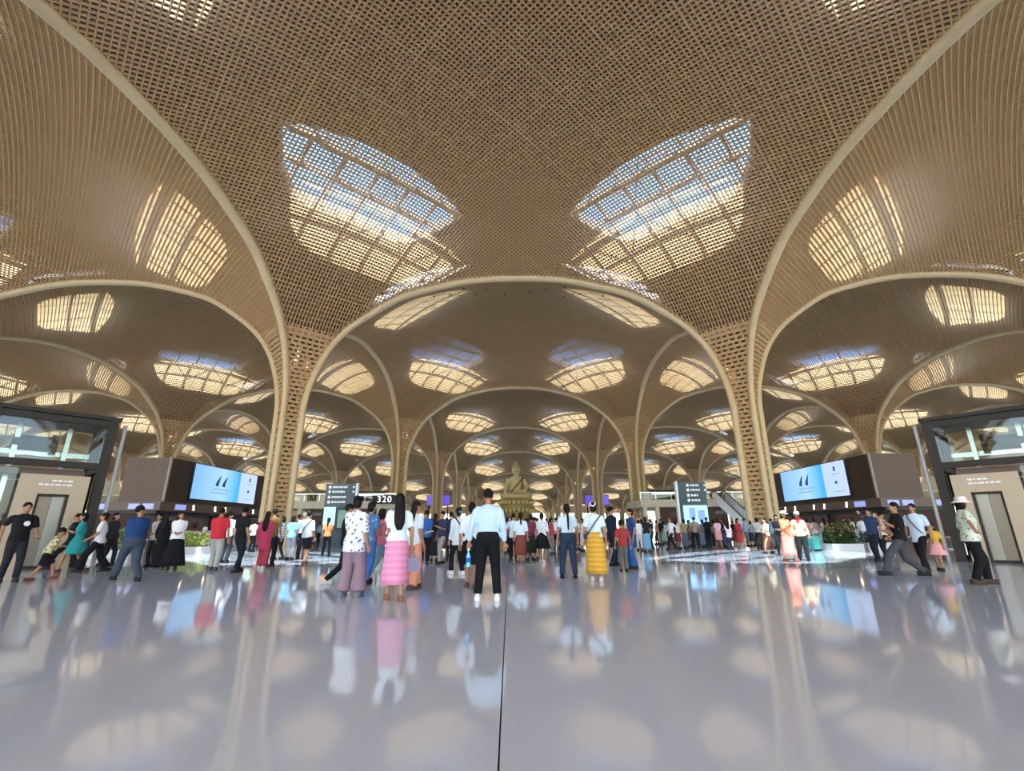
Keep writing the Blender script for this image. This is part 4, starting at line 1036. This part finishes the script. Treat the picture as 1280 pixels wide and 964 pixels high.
carried(a, 0, 'paper', 'white folded paper held out by the woman in peach trousers', 'eeeeee')
P('man in royal blue shirt and black trousers behind the peach trousers woman', 530, 700, 637, 1.68, AWAY + .2, 'm', ('2b559c', 'short'), ('121318', 'trousers'), 'short', ('phone', 'belly'), 'stand', fat=1.12, Y=16.0)
P('woman in dark narrow dress between the royal blue and navy shirts', 542, 701, 641, 1.62, AWAY, 'f', ('1d1c22', 'short'), ('1d1c22', 'dress', None, 'ffffff', .2), 'long', ('down', 'down'), 'stand', Y=17.6)
P('man in navy shirt and stone grey trousers turned to the left', 551, 701, 640, 1.66, LEFT + .8, 'm', ('2c3350', 'short'), ('8d8a86', 'trousers'), 'short', ('phone', 'down'), 'step', Y=16.2)
P('man in dark navy long sleeves next to the stone grey trousers', 562, 701, 639, 1.68, AWAY + .3, 'm', ('262c44', 'long'), ('2a2d38', 'trousers'), 'short', ('down', 'belly'), 'stand', Y=17.7)
a = P('woman with teal hair clip in white blouse with dark shoulder strap', 571, 713, 633, 1.62, LEFT - .9, 'f', ('d3dbe2', 'long'), ('17181e', 'trousers'), 'bun', ('down', 'belly'), 'step', shoe='dfe3e6', hat=('clip', '3f8f90'), hem=.74)
crossbody(a, 'black shoulder bag of the woman with the teal hair clip', '14151a', 1, (.15, .07, .2), .86)
a = P('woman in white blouse and black skirt partly hidden behind the pale blue shirt', 588, 728, 625, 1.60, AWAY, 'f', ('dbe4ea', 'half'), ('131419', 'skirt', None, 'ffffff', .46), 'bun', ('down', 'down'), 'step', shoe='6a4436', Y=9.7)
a = P('tall man in pale blue shirt and black trousers with back turned, nearest of all', 609, 745, 614, 1.72, AWAY, 'm', ('b9d0e2', 'long'), ('0e0f13', 'trousers'), 'bun', ('bag', 'down'), 'wide', fat=1.12, hem=.88, shoe='e6e8ea')
carried(a, 0, 'bottle', 'clear blue water bottle hanging from the hand of the pale blue shirt man', '66c4ee')
# --- middle of the aisle
P('person in dark red top at the left edge of the crowd before the statue', 634, 693, 648, 1.60, AWAY, 'f', ('6e2f38', 'short'), ('1d1d23', 'trousers'), 'bob', ('down', 'down'), 'stand')
P('man in white shirt and black trousers beside the brown skirt', 642, 699, 637, 1.68, AWAY, 'm', ('c8d8e4', 'half'), ('15161b', 'trousers'), 'short', ('back', 'fwd'), 'walk', Y=17.7)
P('woman with low ponytail in white shirt and brown wrap skirt', 651, 699, 640, 1.60, AWAY, 'f', ('cfe0ea', 'half'), ('7a4336', 'skirt', None, 'ffffff', .28), 'pony', ('down', 'down'), 'stand', hem=.92, shoe='6a4a3a', Y=16.3)
P('woman in maroon top turning her head next to the brown wrap skirt', 664, 698, 642, 1.58, AWAY + .4, 'f', ('7b3a4a', 'long'), ('2a3026', 'skirt', None, 'ffffff', .3), 'bun', ('belly', 'phone'), 'step', Y=17.5)
P('person in dusty pink shirt and khaki trousers in the aisle crowd', 669, 697, 650, 1.52, AWAY, 'm', ('a87a80', 'short'), ('a28f6c', 'trousers'), 'short', ('down', 'down'), 'stand', Y=18.8)
a = P('woman in white lace blouse and short black skirt in the aisle crowd', 678, 699, 641, 1.60, AWAY - .3, 'f', ('d5dde2', 'half', 'floral', 'a9b3bb'), ('101115', 'flare', None, 'ffffff', .48), 'bun', ('belly', 'down'), 'step', shoe='dcdcdc', Y=16.6)
carried(a, 0, 'purse', 'white round bag of the woman in white lace blouse', 'd9dcdc')
P('man in white shirt and black trousers alone behind the braided woman', 696, 684, 645, 1.68, AWAY, 'm', ('d0dce6', 'short'), ('16171c', 'trousers'), 'short', ('down', 'down'), 'step')
P('woman with long braid, pale shirt knotted over dark blue jeans', 711, 719, 631, 1.64, AWAY, 'f', ('c6d9e6', 'short'), ('2b3a50', 'trousers'), 'braid', ('down', 'down'), 'wide', fat=1.12, hem=.90, shoe='171920')
P('woman in black and white patterned blouse behind the braided woman', 729, 690, 651, 1.58, LEFT, 'f', ('dfe0e2', 'short', 'floral', '24262c'), ('c9ccd2', 'skirt', None, 'ffffff', .3), 'bob', ('phone', 'down'), 'stand')
a = P('woman with bun and white hair band in long golden yellow skirt', 746, 719, 626, 1.64, AWAY - .3, 'f', ('cfdfe8', 'short'), ('c8932f', 'skirt', 'bands', 'd8a845', .16), 'bun', ('down', 'down'), 'stand', hem=.90, fat=1.12, shoe='c9b8b4', hat=('scrunchie', 'e6e8ea'))
crossbody(a, 'thin grey strap bag across the blouse above the golden skirt', '3d4250', -1, (.08, .04, .1), .95)
P('man in dark navy suit looking at the red shirted boy', 767, 702, 631, 1.74, RIGHT + .4, 'm', ('1b2436', 'long'), ('1a2234', 'trousers'), 'short', ('belly', 'down'), 'step', hem=.76, shoe='101014')
P('boy in brick red shirt and grey trousers holding the navy dressed adult', 780, 713, 655, 1.28, AWAY, 'm', ('9e3a38', 'short'), ('5f5f5c', 'trousers'), 'short', ('down', 'down'), 'stand', child=True, fat=1.05, Y=13.1)
P('adult in navy tunic and denim blue trousers beside the red shirted boy', 792, 713, 640, 1.62, LEFT, 'f', ('26437e', 'short'), ('2f5a94', 'wide'), 'short', ('down', 'down'), 'stand', hem=.6, look=.2, Y=13.9)
# --- right of the aisle, in front of the totem
P('woman in pink cap and white shirt at the left end of the totem crowd', 800, 684, 646, 1.58, AWAY, 'f', ('dfe0e2', 'short'), ('d8cfc6', 'trousers'), 'bob', ('down', 'down'), 'step', hat=('cap', 'e6a0a6'))
P('woman in black top and light blue skirt near the pink cap', 809, 685, 643, 1.62, AWAY, 'f', ('1d2026', 'short'), ('6f9fc2', 'skirt', None, 'ffffff', .14), 'bob', ('belly', 'down'), 'stand')
P('person in orange top and black trousers beyond the totem crowd', 822, 676, 647, 1.64, LEFT, 'f', ('dc9a6a', 'short'), ('1c1b20', 'trousers'), 'short', ('phone', 'down'), 'step')
P('woman in pale teal dress beyond the totem crowd', 831, 676, 650, 1.58, AWAY, 'f', ('a9c4c0', 'short'), ('9db9b8', 'dress', None, 'ffffff', .2), 'bob', ('down', 'down'), 'stand')
P('man in long white shirt stepping to the left with black trousers', 840, 684, 645, 1.68, LEFT + .3, 'm', ('e1e3e6', 'long'), ('1a1a20', 'trousers'), 'short', ('back', 'fwd'), 'walk', hem=.7, hairc='5a5048')
P('woman in tan top and blue-grey long skirt in front of the totem', 857, 683, 648, 1.60, AWAY, 'f', ('a8916a', 'short'), ('5d6780', 'skirt', None, 'ffffff', .15), 'bob', ('down', 'belly'), 'stand')
P('man in brown patterned shirt and black trousers in front of the totem', 870, 682, 645, 1.68, AWAY, 'm', ('9a8876', 'short', 'floral', '6a5b4c'), ('141419', 'trousers'), 'short', ('down', 'down'), 'wide')
P('woman in slate blue dress right of the brown patterned shirt', 880, 682, 649, 1.58, AWAY, 'f', ('7088a4', 'short'), ('8398b0', 'dress', None, 'ffffff', .2), 'bob', ('down', 'down'), 'stand')
P('man in black t-shirt beside the slate blue dress', 886, 681, 645, 1.70, AWAY, 'm', ('15161a', 'short'), ('1c1d22', 'trousers'), 'short', ('down', 'down'), 'stand')
a = P('woman in pink shirt and pink knee skirt with a black handbag', 899, 683, 646, 1.60, AWAY + .2, 'f', ('dcaac2', 'short'), ('d79a9a', 'skirt', None, 'ffffff', .5), 'bob', ('down', 'belly'), 'step', shoe='a8504c')
carried(a, 0, 'purse', 'black handbag carried by the woman in pink shirt', '15151a')
P('small child in pale pink top and navy trousers by the pink shirted woman', 912, 684, 654, 1.25, AWAY, 'f', ('e3cfd2', 'short'), ('2a2c3c', 'trousers'), 'bob', ('raise', 'down'), 'step', child=True)
P('woman in crimson dress with arms swung out by the front right column', 925, 683, 645, 1.64, TOWARD + .4, 'f', ('a83340', 'long'), ('98423f', 'dress', None, 'ffffff', .36), 'bob', ('bag', 'fwd'), 'walk', shoe='d0c4c0')
P('small woman in teal patterned shirt near the front right column', 940, 681, 651, 1.52, AWAY, 'f', ('7f9aa2', 'short', 'floral', 'c5cfd2'), ('39424e', 'skirt', None, 'ffffff', .3), 'bob', ('down', 'down'), 'stand')
P('woman in light grey blouse and black skirt against the front right column', 949, 682, 645, 1.62, AWAY, 'f', ('b9b6b6', 'half'), ('15161a', 'flare', None, 'ffffff', .12), 'bob', ('phone', 'down'), 'stand')
# --- right side
P('woman with glasses in black top and green band behind the coral dress', 975, 684, 637, 1.62, TOWARD - .3, 'f', ('1c2028', 'short'), ('23262e', 'trousers'), 'bob', ('belly', 'belly'), 'stand', extras=(('belt', '2f6a4e'),))
P('woman in long coral dress with white cap strolling toward the front', 986, 693, 633, 1.62, TOWARD + .25, 'f', ('e08a68', 'long'), ('e59a8c', 'dress', None, 'ffffff', .22), 'bob', ('down', 'phone'), 'step', hat=('cap', 'ece6e2'), shoe='8a5d4c', fat=1.08)
P('woman in cream blouse, red scarf and white cap with dark trousers', 1003, 693, 635, 1.62, TOWARD - .3, 'f', ('dcc9a4', 'long'), ('23292a', 'trousers'), 'bob', ('bag', 'down'), 'step', hat=('cap', 'e6e2da'), fat=1.12, extras=(('scarf', 'c8343c'),), shoe='1f2024')
P('person in olive grey tank top left of the orange-blossom planter', 1021, 686, 647, 1.58, AWAY, 'f', ('8a7f72', 'none'), ('5a6468', 'trousers'), 'bob', ('down', 'down'), 'stand')
P('dark-haired woman in grey shirt right behind the orange-blossom planter', 1033, 688, 646, 1.60, AWAY, 'f', ('a8b0b2', 'short'), ('2b2f36', 'skirt', None, 'ffffff', .3), 'long', ('down', 'down'), 'stand', Y=27)
P('dark-haired woman in black shirt right behind the orange-blossom planter', 1045, 688, 645, 1.60, AWAY, 'f', ('1c1d22', 'short'), ('2b2f36', 'trousers'), 'long', ('down', 'down'), 'stand', Y=27)
a = P('man in navy shirt with a white phone raised beside the right counters', 1095, 694, 631, 1.70, LEFT + .35, 'm', ('2a3a58', 'short'), ('1d222c', 'trousers'), 'short', ('down', 'up'), 'step', fat=1.1)
carried(a, 1, 'phone', 'phone raised by the man in the navy shirt', 'ffffff')
P('long-haired woman in white top behind the man carrying a child', 1106, 692, 634, 1.62, LEFT + .2, 'f', ('dcdcde', 'short'), ('23252e', 'trousers'), 'long', ('belly', 'down'), 'step')
a = P('man in black shirt and charcoal trousers carrying a dark-haired toddler', 1131, 714, 621, 1.78, LEFT - .35, 'm', ('18181b', 'short'), ('4a4a4e', 'trousers'), 'short', ('cradle', 'cradle'), 'long', fat=1.12, lean=-.04, shoe='2a2a2e', look=.3)
tp = a['W']((.0, .27, 1.02)); 
P('toddler with black hair held against the black shirt', 1117, 690, 645, .80, LEFT + 2.4, 'm', ('c9a48c', 'short'), ('8f6a58', 'shorts'), 'short', ('belly', 'belly'), 'squat', child=True, Y=a['base'].y, pos=Vector((tp.x, tp.y, .78)), shoe=None)
a = P('man in light blue-white shirt with shoulder strap by the right lift', 1154, 705, 623, 1.74, LEFT + .5, 'm', ('c9dbea', 'short'), ('17181d', 'trousers'), 'short', ('down', 'down'), 'walk', hem=.74)
crossbody(a, 'thin-strapped dark pouch on the light blue-white shirt by the right lift', '2a3038', -1, (.08, .05, .1), .9)
P('little girl in yellow top and pink flared skirt by the right lift', 1172, 703, 648, 1.18, LEFT + .6, 'f', ('d0a83a', 'short'), ('e0a0a2', 'flare', None, 'ffffff', .55), 'bob', ('down', 'down'), 'step', child=True, shoe='2a2a30')
P('woman in white bucket hat, green leafy blouse and black trousers, hand on hip', 1222, 716, 613, 1.68, RIGHT - .4, 'f', ('d3dccb', 'half', 'floral', '7f9a80'), ('111114', 'trousers'), 'bob', ('down', 'hip'), 'step', fat=1.18, hat=('bucket', 'e8e0da'), shoe='4a3a32', hem=.82, look=.5)

# --- the further crowd
rr = random.Random(11)
FAR = [(103, 650, 'by the left lift'), (150, 652, 'below the left counters'), (170, 654, 'below the left counters'), (224, 652, 'below the left screen'), (240, 653, 'below the left screen'), (251, 653, 'below the left screen'), (262, 654, 'below the left screen'),
       (286, 652, 'below the left screen'), (303, 651, 'below the left screen'), (318, 652, 'below the left screen'), (389, 654, 'left of the teal totem'), (397, 653, 'left of the teal totem'), (415, 653, 'at the foot of the teal totem'), (424, 652, 'at the foot of the teal totem'),
       (505, 650, 'between the pink skirt and the royal blue shirt'), (524, 648, 'between the pink skirt and the royal blue shirt'), (537, 646, 'behind the navy shirts'), (557, 646, 'behind the navy shirts'), (580, 648, 'behind the white blouses'), (599, 650, 'behind the white blouses'),
       (628, 651, 'before the statue'), (638, 646, 'before the statue'), (647, 649, 'before the statue'), (657, 648, 'before the statue'), (660, 645, 'before the statue'), (672, 648, 'before the statue'), (684, 649, 'before the statue'), (690, 647, 'before the statue'),
       (703, 648, 'right of the statue'), (722, 648, 'right of the statue'), (734, 650, 'right of the statue'), (758, 649, 'behind the golden skirt'), (786, 649, 'behind the red shirted boy'), (804, 650, 'under the right gallery'), (815, 650, 'under the right gallery'), (827, 650, 'under the right gallery'),
       (848, 650, 'under the right gallery'), (863, 651, 'under the right gallery'), (893, 651, 'under the right gallery'), (906, 650, 'under the right gallery'), (918, 651, 'under the right gallery'), (933, 650, 'under the right gallery'), (960, 648, 'by the front right column'), (967, 650, 'by the front right column'),
       (994, 648, 'below the right screen'), (1012, 648, 'below the right screen'), (1057, 650, 'below the right screen'), (1068, 649, 'below the right screen'), (1080, 648, 'below the right screen')]
TOPS = [('white', 'dfe3e6'), ('white', 'd3dbe0'), ('black', '1a1a1f'), ('sky blue', '8fb4d6'), ('red', 'a83a40'), ('grey', '8f9296'), ('pink', 'd8a0b0'), ('navy', '27324e'), ('cream', 'd8cba8'), ('green', '5f8068')]
BOTS = [('black trousers', '17171c', 'trousers'), ('blue jeans', '3b5578', 'jeans'), ('black skirt', '15151a', 'skirt'), ('brown skirt', '6a4638', 'skirt'), ('grey trousers', '6f7076', 'trousers'), ('maroon skirt', '6e2f3a', 'skirt')]
used = set()
for px, hy, where in FAR:
    while True:
        tn, tcx = rr.choice(TOPS); bn, bcx, bst = rr.choice(BOTS)
        if (tn, bn, where) not in used: used.add((tn, bn, where)); break
    H = rr.uniform(1.55, 1.72); Y = max(22.0, 613.8 * (H - HCAM) / max(7, 661.5 - hy)); Y = min(Y, 62)
    man = bst in ('trousers', 'jeans') and rr.random() < .6
    P('distant visitor in %s, %s, %s' % (tn, bn, where), px, 0, 0, H, rr.choice((AWAY, AWAY, TOWARD, LEFT, RIGHT)) + rr.uniform(-.4, .4), 'm' if man else 'f', (tcx, rr.choice(('short', 'half', 'long'))), (bcx, bst) if bst != 'skirt' else (bcx, 'skirt', None, 'ffffff', rr.choice((.2, .4))),
      'short' if man else rr.choice(('bob', 'long', 'pony')), (rr.choice(('down', 'phone', 'belly', 'fwd')), rr.choice(('down', 'back', 'belly'))), rr.choice(('stand', 'step', 'walk')), Y=Y, skin=rr.randrange(3), group='distant crowd')

# ------------------------------------------------------------------ fuse every skin and garment in one pass
for o, vx, sm_, ex in JOBS:
    m_ = o.modifiers.new('fuse', 'REMESH'); m_.mode = 'VOXEL'; m_.voxel_size = vx; m_.use_smooth_shade = True
    if sm_: q = o.modifiers.new('ease', 'SMOOTH'); q.iterations = sm_; q.factor = .5
bpy.context.view_layer.update()
dg = bpy.context.evaluated_depsgraph_get(); done = []
for o, vx, sm_, ex in JOBS:
    me = bpy.data.meshes.new_from_object(o.evaluated_get(dg)); done.append((o, me, ex))
NT = 0
for o, me, ex in done:
    mt = o.data.materials[0]; o.modifiers.clear()
    if ex is not None:
        bm = bmesh.new(); bm.from_mesh(me); vs = [bm.verts.new(p) for p in ex.v]
        for f in ex.f:
            try: bm.faces.new([vs[i] for i in f])
            except ValueError: pass
        bm.to_mesh(me); bm.free(); me.polygons.foreach_set('use_smooth', [True] * len(me.polygons))
    old = o.data; o.data = me; me.name = o.name
    if not me.materials: me.materials.append(mt)
    NT += len(me.polygons) * 2; bpy.data.meshes.remove(old)
print('fused tris', NT, 'people', NPEOPLE[0])
